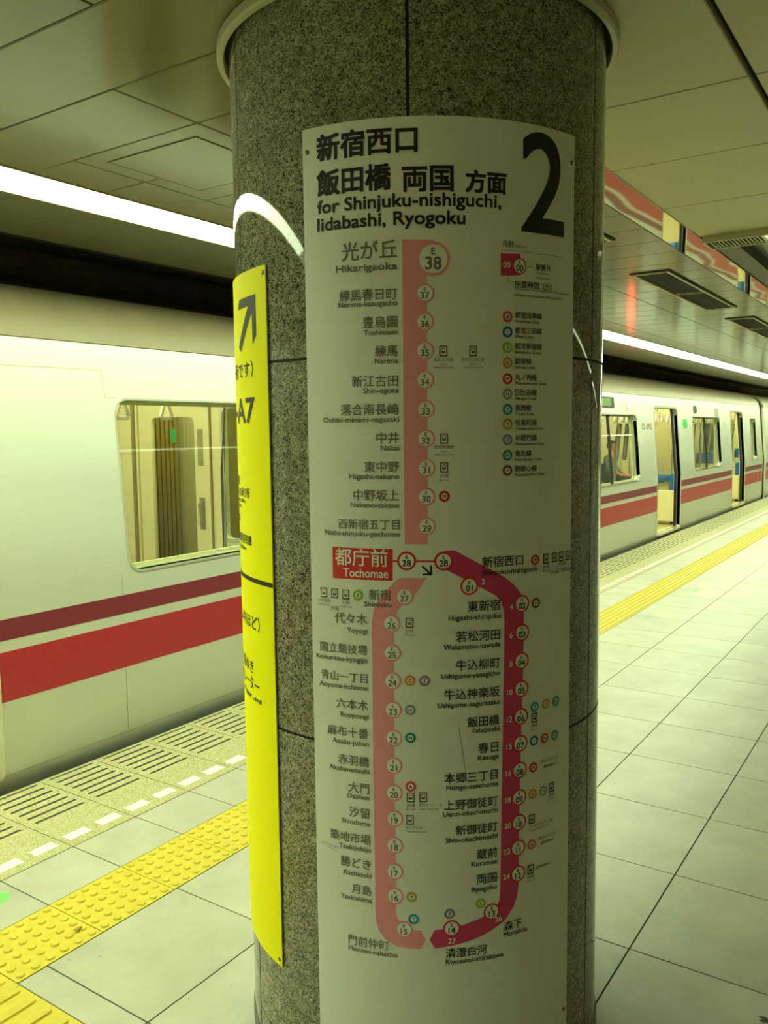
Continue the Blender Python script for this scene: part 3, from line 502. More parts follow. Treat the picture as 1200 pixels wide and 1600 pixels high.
cl = thing('cross_light', (-.7, 4.53, CEIL), 'cream light fixture set across the ceiling at the right picture edge', 'light')
b_ = MB().box(-1.07, -.30, 4.445, 4.455, 2.50, 2.60); b_.box(-1.07, -.30, 4.635, 4.645, 2.50, 2.60); b_.box(-1.07, -1.06, 4.455, 4.635, 2.50, 2.60); b_.box(-1.06, -.30, 4.455, 4.635, 2.58, 2.60)
b_.build('housing', M_RING, cl)
MB().box(-.80, -.31, 4.46, 4.63, 2.515, 2.53).build('diffuser', M_LCROSS, cl)
b_ = MB()
for k in range(14): x = -1.04 + .018 * k; b_.box(x, x + .004, 4.458, 4.632, 2.504, 2.55)
b_.build('louvre', M_RING, cl)

# air vents
def vent(y0, y1, label):
    t = thing('air_vent', (-1.56, (y0 + y1) / 2, CEIL), label, 'vent', 'air vents in the ceiling')
    x0, x1 = -1.672, -1.447; f = MB(); w = .018; z0, z1 = CEIL - .012, CEIL + .002
    for b in ((x0, x0 + w, y0, y1), (x1 - w, x1, y0, y1), (x0 + w, x1 - w, y0, y0 + w), (x0 + w, x1 - w, y1 - w, y1), (x0 + w, x1 - w, (y0 + y1) / 2 - .008, (y0 + y1) / 2 + .008)): f.box(b[0], b[1], b[2], b[3], z0, z1)
    f.build('frame', M_CEILM, t)
    d = MB(); q = .012
    for b in ((x0 - q, x0, y0 - q, y1 + q), (x1, x1 + q, y0 - q, y1 + q), (x0, x1, y0 - q, y0), (x0, x1, y1, y1 + q)): d.box(b[0], b[1], b[2], b[3], CEIL - .004, CEIL + .001)
    d.build('gasket', M_GAP, t)
    MB().box(x0 + w, x1 - w, y0 + w, y1 - w, CEIL - .001, CEIL + .0005).build('backing', M_GAP, t)
    for k in range(5):
        x = x0 + .06 + .028 * k
        MB().add([(x, y0 + w, CEIL - .010), (x + .006, y0 + w, CEIL - .002), (x + .006, y1 - w, CEIL - .002), (x, y1 - w, CEIL - .010), (x + .002, y0 + w, CEIL - .010), (x + .008, y0 + w, CEIL - .002), (x + .008, y1 - w, CEIL - .002), (x + .002, y1 - w, CEIL - .010)],
                 [(0, 1, 2, 3), (4, 7, 6, 5), (0, 3, 7, 4), (1, 5, 6, 2), (0, 4, 5, 1), (3, 2, 6, 7)]).build('slat', mat('vent_slat', (56, 52, 38), .5), t)
vent(2.55, 4.22, 'slatted air vent in the ceiling, partly hidden behind the granite column')
vent(5.23, 7.1, 'slatted air vent in the ceiling, the nearer of two right of the column')
vent(7.85, 9.7, 'slatted air vent in the ceiling at the right edge, beyond the nearer one')

# ================================================================== the column
co = thing('stone_column', (CX, CY, 0), 'thick round column clad in speckled polished granite between floor and ceiling', 'column')
seams = [-122.2, -60.6, 1.0, 61, 121, 180]; ends = [-60.6, 1.0, 61, 121, 180, 237.8]; zr = [(.036, .0985), (.1015, .8875), (.8935, 1.7455), (1.7515, 2.5295)]
for zi, (z0, z1) in enumerate(zr):
    for s, s2 in zip(seams, ends):
        gp_ = .0034 / CR; a0 = math.radians(s) + gp_; a1 = math.radians(s2) - gp_
        b = .0006; p = [(CR - .02, z0), (CR - b, z0), (CR, z0 + b), (CR, z1 - b), (CR - b, z1), (CR - .02, z1)]
        mb = MB(); n = 48; m = n + 1; kk = len(p)
        mb.lathe(p, CX, CY, n, a0, a1)
        mb.f.append(tuple(range(kk))); mb.f.append(tuple(n * kk + i for i in range(kk))[::-1])
        sharp(mb.build('stone_panel', M_GRAN, co, True), .5)
MB().lathe([(0, .001), (CR - .0005, .001), (CR - .0005, 2.528), (0, 2.528)], CX, CY, 288).build('joint_filler', M_GAP, co, True)
sharp(MB().lathe([(CR - .01, .0005), (CR + .004, .0005), (CR + .004, .030), (CR - .01, .033)], CX, CY, 72).build('base_skirting', mat('skirting_stone', (92, 90, 80), .4, var=.3, scale=200), co, True))
sharp(MB().lathe([(.4835, 2.528), (.4835, 2.508), (.487, 2.502), (.498, 2.502), (.5025, 2.508), (.5025, 2.528)], CX, CY, 96).build('ceiling_collar', M_RING, co, True))
MB().lathe([(.4715, 2.5275), (.4835, 2.5275)], CX, CY, 72).build('shadow_gap', M_GAP, co)

# ================================================================== signs on the column
def plate(name, m, parent, u0, u1, v0, v1, th=.003):
    n = max(2, int((u1 - u0) / .006)); mb = MB(); vs = []
    for i in range(n + 1):
        u = u0 + (u1 - u0) * i / n
        vs += [wrap(u, v0, 0), wrap(u, v1, 0), wrap(u, v1, -th), wrap(u, v0, -th)]
    fs = []
    for i in range(n):
        a = 4 * i; b = a + 4
        for k in range(4): fs.append((a + k, b + k, b + (k + 1) % 4, a + (k + 1) % 4))
    fs += [(0, 1, 2, 3), (4 * n + 3, 4 * n + 2, 4 * n + 1, 4 * n)]
    return sharp(mb.add(vs, fs).build(name, m, parent, True))
def screw(parent, u, v):
    a = TH0 + u / RS; c = Vector(wrap(u, v, 0)); nrm = Vector((math.cos(a), math.sin(a), 0)); t = Vector((-math.sin(a), math.cos(a), 0)); mb = MB(); vs = []
    for r, h in ((.0055, 0), (.005, .0012), (.002, .002)):
        for k in range(14): q = 2 * PI * k / 14; vs.append(c + nrm * h + (t * math.cos(q) + Vector((0, 0, 1)) * math.sin(q)) * r)
    fs = [(j * 14 + k, j * 14 + (k + 1) % 14, (j + 1) * 14 + (k + 1) % 14, (j + 1) * 14 + k) for j in range(2) for k in range(14)] + [tuple(range(28, 42))]
    mb.add(vs, fs).build('screw', M_SCREW, parent, True)
UL, UR = RS * (math.radians(-88.95) - TH0), RS * (math.radians(-12.25) - TH0)
sg = thing('route_map_sign', (CX + .25, CY - .4, .1), 'tall white metro line map sign with a big black 2, curved around the column', 'sign')
plate('sign_panel', M_WHITE, sg, UL, UR, .10, 2.2255)
for u, v in ((-.3085, 2.178), (.3095, 2.168), (UL + .012, .2), (UR - .012, .2)): screw(sg, u, v)
L1, L2, L3, L4 = .0003, .0006, .0009, .0012
PM = {'dark': M_BLK, 'gray': M_GRY, 'white': M_DISC}
SZ = {'E': .0162, 'E38': .0205, 'T': .0375, 'S': .0072, 'S2': .0084}
for s, a, b, v, cls, colr in T:
    if s == 'Tochomae': sy = .0265
    elif cls == 'J': sy = None
    elif cls == 'N': sy = .292
    else: sy = SZ[cls]
    em = (b - a) / len(s)
    bold = {'J': .009 * em, 'E': .00020, 'E38': .0004, 'T': .0008, 'N': .0028, 'S': 0, 'S2': .0001}[cls]
    title = v > 2.0
    if title and cls == 'J': bold = .0015
    if cls == 'J' and em < .011: bold = 0
    vv = v + (.0 if cls != 'J' else em * .08)
    mb = MB(); lay_text(mb, s, a + bold, b - bold, vv, sy, bold, L4)
    nm = 'platform_number' if cls == 'N' else 'title_lettering' if title else 'legend_text' if cls in ('S', 'S2') or (cls == 'J' and em < .013) or v > 1.88 and a > .1 else 'station_name'
    mb.build(nm, PM[colr], sg)
for key, m_, nm in (('a', M_PALE, 'pale_route_band'), ('b', M_PALE, 'pale_route_band'), ('c', M_CRIM, 'crimson_route_band'), ('leg', M_CRIM, 'legend_block'), ('box', M_RED, 'red_station_box')):
    mb = MB(); lay(mb, flat(PB[key]), L1); mb.build(nm, m_, sg)
def bar(tgt, p, q, w, lift=L2):
    d = (Vector(q) - Vector(p)).normalized(); n_ = Vector((-d.y, d.x)) * w / 2; p = Vector(p); q = Vector(q)
    lay(tgt, flat([p + n_, p - n_, q - n_, q + n_]), lift)
mb = MB(); bar(mb, PB['hl'][0], PB['hl2'][1], .0035, .00045); mb.build('red_link_line', M_RED, sg)
p, q = [Vector(x) for x in PB['arrow']]; mb = MB()
bar(mb, p, q, .0042, L3); bar(mb, (q.x + .0015, q.y + .019), (q.x + .0015, q.y - .0025), .0042, L3); bar(mb, (q.x - .017, q.y - .0005), (q.x + .0035, q.y - .0005), .0042, L3); mb.build('small_arrow', M_BLK, sg)
mb = MB(); bar(mb, PB['legline'][0], PB['legline'][1], .0007, L3); mb.build('legend_rule', M_BLK, sg)
mb = MB(); bar(mb, PB['l2'][0], PB['l2'][1], .0007, L3); mb.build('legend_rule', M_BLK, sg)
mb = MB(); bar(mb, PB['l3'][0], PB['l3'][1], .0007, L3); bar(mb, PB['l3'][1], PB['l3'][2], .0007, L3); mb.build('legend_rule', M_BLK, sg)
def child(mb, nm, m_, par): o_ = mb.build(nm, m_); o_.parent = par; o_.matrix_parent_inverse = Matrix(); return o_
# station roundels: ring > white disc, number
for n_, u, v, pl in ST:
    R_, r_ = (.0355, .0290) if n_ == '38' else ((.0172, .0142) if n_ == '00' else ((.0205, .0157) if n_ == '28' else (.0196, .0156)))
    nn = 40 if n_ == '38' else 28
    mb = MB(); lay(mb, flat(circ(u, v, R_, nn)), L2); rg = mb.build('station_roundel', M_PALE if pl else M_RED, sg)
    mb = MB(); lay(mb, flat(circ(u, v, r_, nn)), L3); child(mb, 'white_disc', M_DISC, rg)
    k = r_ / .0147; mb = MB()
    lay_text(mb, n_, u, None, v - .0106 * k, .0182 * k, .00035 * k, L4); lay_text(mb, 'E', u, None, v + .0046 * k, .0098 * k, .0003 * k, L4); child(mb, 'station_number', M_GRY if pl else M_BLK, rg)
for n_, u, v in TM: mb = MB(); lay_text(mb, n_, u, None, v - .0060, .0175, .0003, L3); mb.build('travel_minutes', M_DISC, sg)
# line symbols
LC = {'A': (232, 84, 66), 'I': (0, 104, 178), 'S': (142, 186, 36), 'G': (238, 152, 24), 'M': (214, 40, 44), 'H': (160, 162, 156), 'T': (0, 156, 206), 'Y': (196, 164, 62), 'Z': (136, 118, 184), 'N': (0, 150, 124), 'F': (122, 78, 50)}
NMS = {'A': 'coral', 'I': 'blue', 'S': 'lime', 'G': 'orange', 'M': 'red', 'H': 'silver', 'T': 'sky_blue', 'Y': 'gold', 'Z': 'violet', 'N': 'green', 'F': 'brown'}
for l, u, v, _ in CI:
    mb = MB(); lay(mb, flat(circ(u, v, .0120)), L2); rg = mb.build('line_symbol', mat('print_' + NMS[l], LC[l], .45), sg); rg['label'] = NMS[l].replace('_', ' ') + ' line symbol ring'
    mb = MB(); lay(mb, flat(circ(u, v, .0066)), L3); child(mb, 'white_disc', M_DISC, rg)
    mb = MB(); lay_text(mb, l, u, None, v - .0036, .0100, .0003, L4); child(mb, 'letter', M_BLK, rg)
# train pictograms
for u, v, gx, tx in IC:
    w, h = .0088, .0112; mp_ = M_GRY if gx else M_BLK
    mb = MB(); lay(mb, flat(rrect(u - w, u + w, v - h, v + h, .0015, 2)), L2); bx = mb.build('train_pictogram', mp_, sg)
    mb = MB(); lay(mb, flat(rrect(u - .0058, u + .0058, v - .0078, v + .0086, .002, 3), [rrect(u - .0042, u + .0042, v - .0048, v + .0068, .0016, 3)]), L3); child(mb, 'white_surround', M_DISC, bx)
    mb = MB(); lay(mb, flat(rrect(u - .0028, u + .0028, v + .0008, v + .0052, .0006, 1)), L3); child(mb, 'white_window', M_DISC, bx)
    if tx:
        mb = MB(); wj = .0082 * len(tx[0]) if len(tx[0]) > 3 else .019
        z = v - .0205
        x0 = u - wj / 2
        if tx[0] in ('つくばエクスプレス線', 'ゆりかもめ', '東京モノレール'): x0 = u - .009; wj = .0072 * len(tx[0])
        lay_text(mb, tx[0], x0, x0 + wj, z, .0088, 0, L3)
        for k, e in enumerate(tx[1:]):
            we = .0030 * len(e); xe = x0 if tx[0] in ('つくばエクスプレス線', 'ゆりかもめ', '東京モノレール') else u - we / 2
            lay_text(mb, e, xe, xe + we, z - .008 - .0068 * k, .0062, 0, L3)
        mb.build('transfer_text', mp_, sg)
scr = MB(); scp = PB['scratch']
for a, b in ((scp[0], scp[1]), (scp[1], scp[2]), (scp[3], scp[4])): bar(scr, a, b, .0012, L4)
bar(scr, (-.31, .655), (-.262, .642), .0008, L4); bar(scr, (.085, .592), (.108, .590), .002, L4); bar(scr, (.02, .43), (.03, .42), .004, L4)
tag(scr.build('scuff_marks', mat('scuff', (140, 136, 112), .7), sg), kind='stuff')

# yellow exit sign
YU1 = -.4480; YU0 = YU1 - .66
yg = thing('exit_guide_sign', (CX - .3, CY - .36, .28), 'tall yellow direction sign with a black arrow, wrapped around the left of the column', 'sign')
plate('sign_panel', M_YEL, yg, YU0, YU1, .290, 1.9650)
for u, v in ((-.459, 1.949), (-.459, .306), (YU0 + .012, 1.949), (YU0 + .012, .306)): screw(yg, u, v)
A = [(-.606, 1.9035), (-.492, 1.9035), (-.492, 1.812), (-.515, 1.803), (-.515, 1.856), (-.598, 1.798), (-.612, 1.812), (-.535, 1.8815), (-.590, 1.8815)]
A = [(-.598, 1.906), (-.4935, 1.906), (-.4935, 1.812), (-.5135, 1.792), (-.5135, 1.868), (-.590, 1.782), (-.612, 1.795), (-.535, 1.884), (-.612, 1.884)]
mb = MB(); lay(mb, flat(A), L2); mb.build('arrow', M_BLK, yg)
def ytext(nm, *a): mb = MB(); lay_text(mb, *a, L2); mb.build(nm, M_BLK, yg)
ytext('lettering', '一ヵ所です）', -.77, -.515, 1.723, .040, .0006)
ytext('exit_numbers', 'A1~A7', -.86, -.513, 1.614, .082, .0022)
for s_, a, b, v, sz in (('（駅事務室', -.76, -.648, 1.462, .024), ('お忘れもちの承り所', -.775, -.557, 1.433, .026), ("Stationmaster's office", -.75, -.593, 1.418, .013), ('Lost and Found', -.74, -.637, 1.404, .013), ('定期券発売所', -.74, -.660, 1.368, .020),
                        ('自動券売機等発売機', -.775, -.552, 1.318, .026), ('Ticket Vending Machine', -.76, -.598, 1.300, .013), ('（ホーム中ほど）', -.80, -.516, 1.112, .038), ('地下1階ゆき', -.76, -.563, .998, .036),
                        ('エスカレーター', -.78, -.526, .955, .040), ('Escalator to Upper Level', -.80, -.517, .930, .019)): ytext('lettering', s_, a, b, v, sz, .0004)
mb = MB(); lay(mb, flat([(YU0, 1.2275), (YU1, 1.2275), (YU1, 1.2385), (YU0, 1.2385)]), L2); mb.build('dividing_line', M_BLK, yg)
for z0, z1 in ((1.811, 1.899), (1.5035, 1.586)): mb = MB(); lay(mb, flat([(-.80, z0), (-.688, z0), (-.688, z1), (-.80, z1)]), L1); mb.build('white_pictogram_field', M_DISC, yg)
ytext('question_mark', '?', -.752, None, 1.828, .075, .002)

# ================================================================== trains
XS = -3.490; XM = -4.74                        # side of the car, its centre line
PZ = [(-.40, -3.60), (-.20, -3.535), (-.05, -3.50), (.06, XS), (.86, XS), (1.95, -3.580), (2.045, -3.588)]
def px(z):
    if z <= PZ[0][0]: return PZ[0][1]
    for (z0, x0), (z1, x1) in zip(PZ[:-1], PZ[1:]):
        if z <= z1: return x0 + (x1 - x0) * (z - z0) / (z1 - z0)
    return PZ[-1][1]
ZC = [-.2, -.05, .06, .45, .86, 1.2, 1.55, 1.95, 2.03]
def skin(outer, holes, th, off=0.0, side=1, zc=ZC):
    """plate following the car side; (y, z) outline; off = inward offset of the outer face"""
    bm = flat(outer, holes); cut(bm, 1, 0, 0, at=zc)
    r = bmesh.ops.solidify(bm, geom=bm.faces[:], thickness=0.0) if False else None
    bm.verts.index_update(); mb = MB(); n = len(bm.verts)
    def P(v, d):
        x = px(v.co.y) - off - d
        if side < 0: x = 2 * XM - x
        return (x, v.co.x, v.co.y)
    vs = [P(v, 0) for v in bm.verts] + [P(v, th) for v in bm.verts]; fs = []
    for f in bm.faces:
        ids = [v.index for v in f.verts]; fs.append(tuple(ids)); fs.append(tuple(i + n for i in reversed(ids)))
    for e in bm.edges:
        if len(e.link_faces) == 1:
            a, b = e.verts[0].index, e.verts[1].index; fs.append((a, b, b + n, a + n))
    bm.free(); mb.add(vs, fs); return mb
def ring(y0, y1, z0, z1, r, w): return rrect(y0 - w, y1 + w, z0 - w, z1 + w, [q + w for q in (r if isinstance(r, list) else [r] * 4)]), rrect(y0, y1, z0, z1, r)

def strap_proto():
    m = MB(); m.tube([(0, 0, .23), (0, 0, .11)], .008, 6)
    m.tube([(0, 0, .11), (0, -.030, .045), (0, -.048, 0), (0, -.044, -.010), (0, 0, -.012), (0, .044, -.010), (0, .048, 0), (0, .030, .045), (0, 0, .11)], .0125, 8)
    return m
STRAP_MAT = mat('strap_white', (252, 250, 236), .5)
DOOR_R = [.03, .03, .10, .10]; WIN_R = .075
def make_car(y0, y1, doors, wins, label, detail=True, number=None):
    car = thing('subway_car', (XM, (y0 + y1) / 2, -.9), label, 'train')
    outer = rrect(y0, y1, -.20, 2.045, .002, 1)
    dh = [rrect(a, b, .05, 1.885, DOOR_R) for a, b in doors]; wh = [rrect(a, b, .885, 1.765, WIN_R) for a, b in wins]
    sharp(skin(outer, dh + wh, .045).build('side_panel', M_ALU, car), .3)
    # far side: windows and door windows only
    fd = [rrect(a + .14, (a + b) / 2 - .09, .9, 1.70, .06) for a, b in doors] + [rrect((a + b) / 2 + .09, b - .14, .9, 1.70, .06) for a, b in doors]
    skin(outer, wh + fd, .045, side=-1).build('side_panel', M_ALU, car)
    # lining
    lin_o = rrect(y0 + .06, y1 - .06, .055, 2.02, .002, 1)
    sharp(skin(lin_o, [rrect(a - .01, b + .01, .056, 1.885, DOOR_R) for a, b in doors] + [rrect(a + .02, b - .02, .905, 1.745, WIN_R) for a, b in wins], .02, .085).build('lining', M_CREAM, car), .3)
    skin(lin_o, wh + fd, .02, .085, side=-1).build('lining', M_CREAM, car)
    sm = MB()
    for a, b in doors:
        m_ = (a + b) / 2
        for c in (a, m_, b): sm.box(2 * XM - px(1) + .104, 2 * XM - px(1) + .110, c - .006, c + .006, .06, 1.88)
    # stripes
    def stripe(z0, z1, name, m):
        mb = MB(); segs = []; a = y0
        for d0, d1 in doors: segs.append((a, d0 - .028)); a = d1 + .028
        segs.append((a, y1))
        for s0, s1 in segs: mb.add([(XS + .0008, s0, z0), (XS + .0008, s1, z0), (XS + .0008, s1, z1), (XS + .0008, s0, z1), (XS - .002, s0, z0), (XS - .002, s1, z0), (XS - .002, s1, z1), (XS - .002, s0, z1)], [(0, 1, 2, 3), (4, 7, 6, 5), (0, 4, 5, 1), (2, 6, 7, 3), (1, 5, 6, 2), (0, 3, 7, 4)])
        mb.build(name, m, car)
    stripe(.392, .620, 'red_stripe', M_STR1); stripe(.672, .768, 'maroon_stripe', M_STR2)
    # roof
    prof = [(-3.588, 2.045), (-3.594, 2.06), (-3.615, 2.12), (-3.66, 2.19), (-3.76, 2.262), (-3.92, 2.328), (-4.12, 2.375), (-4.40, 2.405), (-4.74, 2.415)]
    prof = prof + [(2 * XM - x, z) for x, z in prof[-2::-1]]
    inner = [(x + (.03 if x < XM else -.03), z - .04) for x, z in prof]
    mb = MB(); vs = [(x, y, z) for y in (y0, y1) for x, z in prof + inner[::-1]]; k = len(prof) * 2
    mb.add(vs, [(i, (i + 1) % k, k + (i + 1) % k, k + i) for i in range(k)] + [tuple(range(k)), tuple(range(k, 2 * k))[::-1]])
    sharp(mb.build('roof', M_ROOF, car, True), .5)
    # gutter
    MB().tube([(-3.588, y0, 2.046), (-3.588, y1, 2.046)], .005, 8).build('rain_gutter', M_ROOF, car)
    # underframe, floor, inner ceiling
    MB().box(-5.90, -3.58, y0 + .02, y1 - .02, -.45, .02).build('underframe', M_DARK, car)
    MB().box(-5.91, -3.53, y0 + .05, y1 - .05, .02, .055).build('car_floor', M_CFLOOR, car)
    MB().add([(px(2) - .1, y0 + .05, 2.02), (-4.05, y0 + .05, 2.13), (-4.1, y0 + .05, 2.20), (-5.38, y0 + .05, 2.20), (-5.43, y0 + .05, 2.13), (2 * XM - px(2) + .1, y0 + .05, 2.02)] + [(px(2) - .1, y1 - .05, 2.02), (-4.05, y1 - .05, 2.13), (-4.1, y1 - .05, 2.20), (-5.38, y1 - .05, 2.20), (-5.43, y1 - .05, 2.13), (2 * XM - px(2) + .1, y1 - .05, 2.02)],
             [(i, i + 1, i + 7, i + 6) for i in range(5)]).build('inner_ceiling', M_CREAM, car)
    for x in (-4.32, -5.16): MB().box(x - .07, x + .07, y0 + .4, y1 - .4, 2.165, 2.19).build('lamp_strip', M_LCAR, car)
    # bogie blocks in the dark
    for yc in (y0 + 2.6, y1 - 2.6):
        for dy in (-.85, .85):
            for x in (-4.05, -5.43): MB().tube([(x - .05, yc + dy, -.85), (x + .05, yc + dy, -.85)], .34, 24).build('wheel', M_DARK, car, False)
    # windows
    for a, b in wins:
        o, h = ring(a, b, .885, 1.765, WIN_R, .011)
        sharp(skin(o, [h], .104, -.004, zc=[1.2, 1.5]).build('window_frame', M_TRIM, car), .3)
        skin(rrect(a, b, .885, 1.765, WIN_R), [], .004, .030, zc=[1.2, 1.5]).build('window_glass', M_GLASS, car)
        skin(rrect(a, b, .885, 1.765, WIN_R), [], .004, .030, -1, zc=[1.2, 1.5]).build('window_glass', M_GLASS, car)
        if b - a > 1.3:
            m_ = (a + b) / 2
            skin(rrect(m_ - .018, m_ + .018, .89, 1.76, .001, 1), [], .03, .025, zc=[1.2, 1.5]).build('mullion', M_DARK, car)
            skin(rrect(m_ - .03, m_ + .03, .89, 1.76, .001, 1), [], .03, .025, -1, zc=[1.2, 1.5]).build('mullion', M_CREAM, car)
    for di, (a, b) in enumerate(doors):
        o, h = ring(a, b, .05, 1.885, DOOR_R, .030)
        o = [(p[0], max(p[1], .004)) for p in o]
        sharp(skin(o, [h], .052, -.006).build('door_frame', M_TRIM, car), .3)
        MB().box(-3.62, XS + .02, a + .02, b - .02, .020, .052).build('door_sill', M_TRIM, car)
        # open leaves pulled back into their pockets: just their rubber edged ends show
        for s, yy in ((1, b), (-1, a)):
            ya, yb_ = (yy - .055, yy + .50) if s > 0 else (yy - .50, yy + .055)
            leaf = skin(rrect(ya, yb_, .056, 1.90, .002, 1), [rrect(ya + .14, yb_ - .05, .9, 1.70, .06)] , .028, .050).build('door_leaf', M_TRIM, car)
            e0, e1 = (ya - .012, ya + .012) if s > 0 else (yb_ - .012, yb_ + .012)
            skin(rrect(e0, e1, .058, 1.895, .002, 1), [], .034, .047).build('rubber_edge', M_DARK, leaf).matrix_parent_inverse = Matrix()
        if not detail: continue
        # far door glass
        for q0, q1 in ((a + .14, (a + b) / 2 - .09), ((a + b) / 2 + .09, b - .14)):
            skin(rrect(q0, q1, .9, 1.70, .06), [], .004, .030, -1, zc=[1.2]).build('door_glass', M_GLASS, car)
    if detail: sm.build('far_door_seams', M_DARK, car)
    # interior: benches, partitions, poles, rails, straps
    edges = [y0 + .12] + [v for d in doors for v in d] + [y1 - .12]
    for i in range(0, len(edges), 2):
        a, b = edges[i] + .16, edges[i + 1] - .16
        if b - a < .4: continue
        for sd in (1, -1):
            X = (lambda x: x) if sd > 0 else (lambda x: 2 * XM - x)
            xs_ = sorted((X(-3.66), X(-4.10))); st_ = MB().bbox(xs_[0], xs_[1], a, b, .36, .50, .035).build('seat', M_SEAT, car)
            if sd > 0 and b - a > 2: pass
            k = MB(); n_s = max(1, round((b - a) / .45)); w = (b - a) / n_s
            for j in range(n_s):
                xx = sorted((X(-3.62), X(-3.71))); k.bbox(xx[0], xx[1], a + j * w + .008, a + (j + 1) * w - .008, .53, .89 if sd < 0 else .86, .03)
            k.build('backrest', M_SEAT, car)
            xx = sorted((X(-3.70), X(-4.02))); MB().box(xx[0], xx[1], a + .02, b - .02, .06, .36).build('seat_base', M_CREAM, car)
            for e in (a - .03, b + .03):
                xx = sorted((X(-3.62), X(-4.06))); MB().bbox(xx[0], xx[1], e - .012, e + .012, .10, .60, .010).build('seat_end_panel', M_CREAM, car)
                MB().tube([(X(-4.08), e, .06), (X(-4.08), e, 1.35), (X(-4.03), e, 1.95), (X(-4.0), e, 2.15)], .015, 8).build('grab_pole', M_STEEL, car, True)
    for x in (-4.20, -5.28):
        MB().tube([(x, y0 + .3, 1.93), (x, y1 - .3, 1.93)], .013, 8).build('overhead_rail', M_STEEL, car, True)
    base = strap_proto().build('hanging_strap', STRAP_MAT, car, True); base.matrix_parent_inverse = Matrix()
    base.location = Vector((-4.20, 3.39, 1.70)) - car.location; base['label'] = 'white triangular hanging strap'
    first = True; ys_ = []
    k0_ = math.ceil((y0 + .5 - 3.39) / .35); k = k0_
    while 3.39 + .35 * k < y1 - .4: ys_.append(3.39 + .35 * k); k += 1
    if not detail: ys_ = ys_[:20]
    for x in (-4.20, -5.28):
        for yv in ys_:
            if first: o = base; first = False
            else: o = base.copy(); COL.objects.link(o); o.parent = car
            o.location = Vector((x, yv, 1.70)) - car.location
    # ends with a gangway door
    for (ye, s) in ((y1 - .10, 1), (y0 + .10, -1)):
        g0, g1 = -5.115, -4.365
        bm = flat([(-5.86, .056), (g0, .056), (g0, 1.90), (g1, 1.90), (g1, .056), (-3.62, .056), (-3.66, 2.0), (-4.05, 2.13), (-5.43, 2.13), (-5.82, 2.0)], [rrect(-4.22, -3.86, .85, 1.76, .04)])
        n = len(bm.verts); bm.verts.index_update(); mb = MB(); th = .05 * s
        vs = [(v.co.x, ye, v.co.y) for v in bm.verts] + [(v.co.x, ye + th, v.co.y) for v in bm.verts]; fs = []
        for f in bm.faces: ids = [v.index for v in f.verts]; fs += [tuple(ids), tuple(i_ + n for i_ in reversed(ids))]
        for e in bm.edges:
            if len(e.link_faces) == 1: i1, i2 = e.verts[0].index, e.verts[1].index; fs.append((i1, i2, i2 + n, i1 + n))
        bm.free(); mb.add(vs, fs).build('end_wall', M_CREAM, car)
        if not detail: continue
        # gangway door with a tall window
        bm = flat(rrect(g0 + .008, g1 - .008, .06, 1.892, .03), [rrect(-4.97, -4.515, .42, 1.71, .05)]); n = len(bm.verts); bm.verts.index_update()
        yd = ye + .012 * s; th = .03 * s; mb = MB(); vs = [(v.co.x, yd, v.co.y) for v in bm.verts] + [(v.co.x, yd + th, v.co.y) for v in bm.verts]; fs = []
        for f in bm.faces: ids = [v.index for v in f.verts]; fs += [tuple(ids), tuple(i_ + n for i_ in reversed(ids))]
        for e in bm.edges:
            if len(e.link_faces) == 1: i1, i2 = e.verts[0].index, e.verts[1].index; fs.append((i1, i2, i2 + n, i1 + n))
        bm.free(); gd = mb.add(vs, fs).build('gangway_door', M_CREAM, car)
        def sub(mb_, nm, m_): o_ = mb_.build(nm, m_); o_.parent = gd; o_.matrix_parent_inverse = gd.matrix_parent_inverse.inverted() @ gd.matrix_parent_inverse if False else Matrix(); return o_
        sub(MB().box(-4.965, -4.52, yd + .012 * s if s > 0 else yd - .016, yd + .016 * s if s > 0 else yd - .012, .425, 1.705), 'glass', M_GLASS)
        hs = MB().tube([(-4.45, yd - .01 * s, 1.10), (-4.45, yd - .04 * s, 1.09), (-4.45, yd - .04 * s, .94), (-4.45, yd - .01 * s, .93)], .009, 8); sub(hs, 'handle', M_STEEL)
        sub(MB().box(-4.475, -4.425, yd - .004 * s - .001, yd + .001, .90, 1.13), 'handle_plate', mat('plate_grey', (150, 146, 120), .4))
        sub(MB().box(-4.48, -4.43, yd - .004 * s - .001, yd + .001, 1.36, 1.62), 'notice', mat('notice_grey', (160, 156, 116), .5))
        if s > 0:
            q = MB(); c = [( -4.73 + .045 * math.cos(2 * PI * t / 24) * .7, yd - .003, 1.575 + .055 * math.sin(2 * PI * t / 24)) for t in range(24)]; q.add(c, [tuple(range(24))]); sub(q, 'sticker', M_GREEN)
        # grooves beside the door
        MB().box(-5.165, -5.135, ye - .012 * s - .004, ye + .001, .06, 1.92).build('door_pillar', mat('pillar_brown', (150, 134, 96), .5), car)
        MB().box(-4.345, -4.330, ye - .008 * s - .003, ye + .001, .06, 1.92).build('door_pillar', mat('pillar_brown', (150, 134, 96), .5), car)
        o, h = ring(-4.22, -3.86, .85, 1.76, .04, .022); bm = flat(o, [h]); bm.verts.index_update()
        MB().add([(v.co.x, ye - .006 * s, v.co.y) for v in bm.verts], [[v.index for v in f.verts] for f in bm.faces]).build('end_window_frame', M_ALU, car); bm.free()
        MB().box(-4.22, -3.86, ye + .02, ye + .024, .85, 1.76).build('end_window_glass', M_GLASS, car)
    # outside fittings
    return car
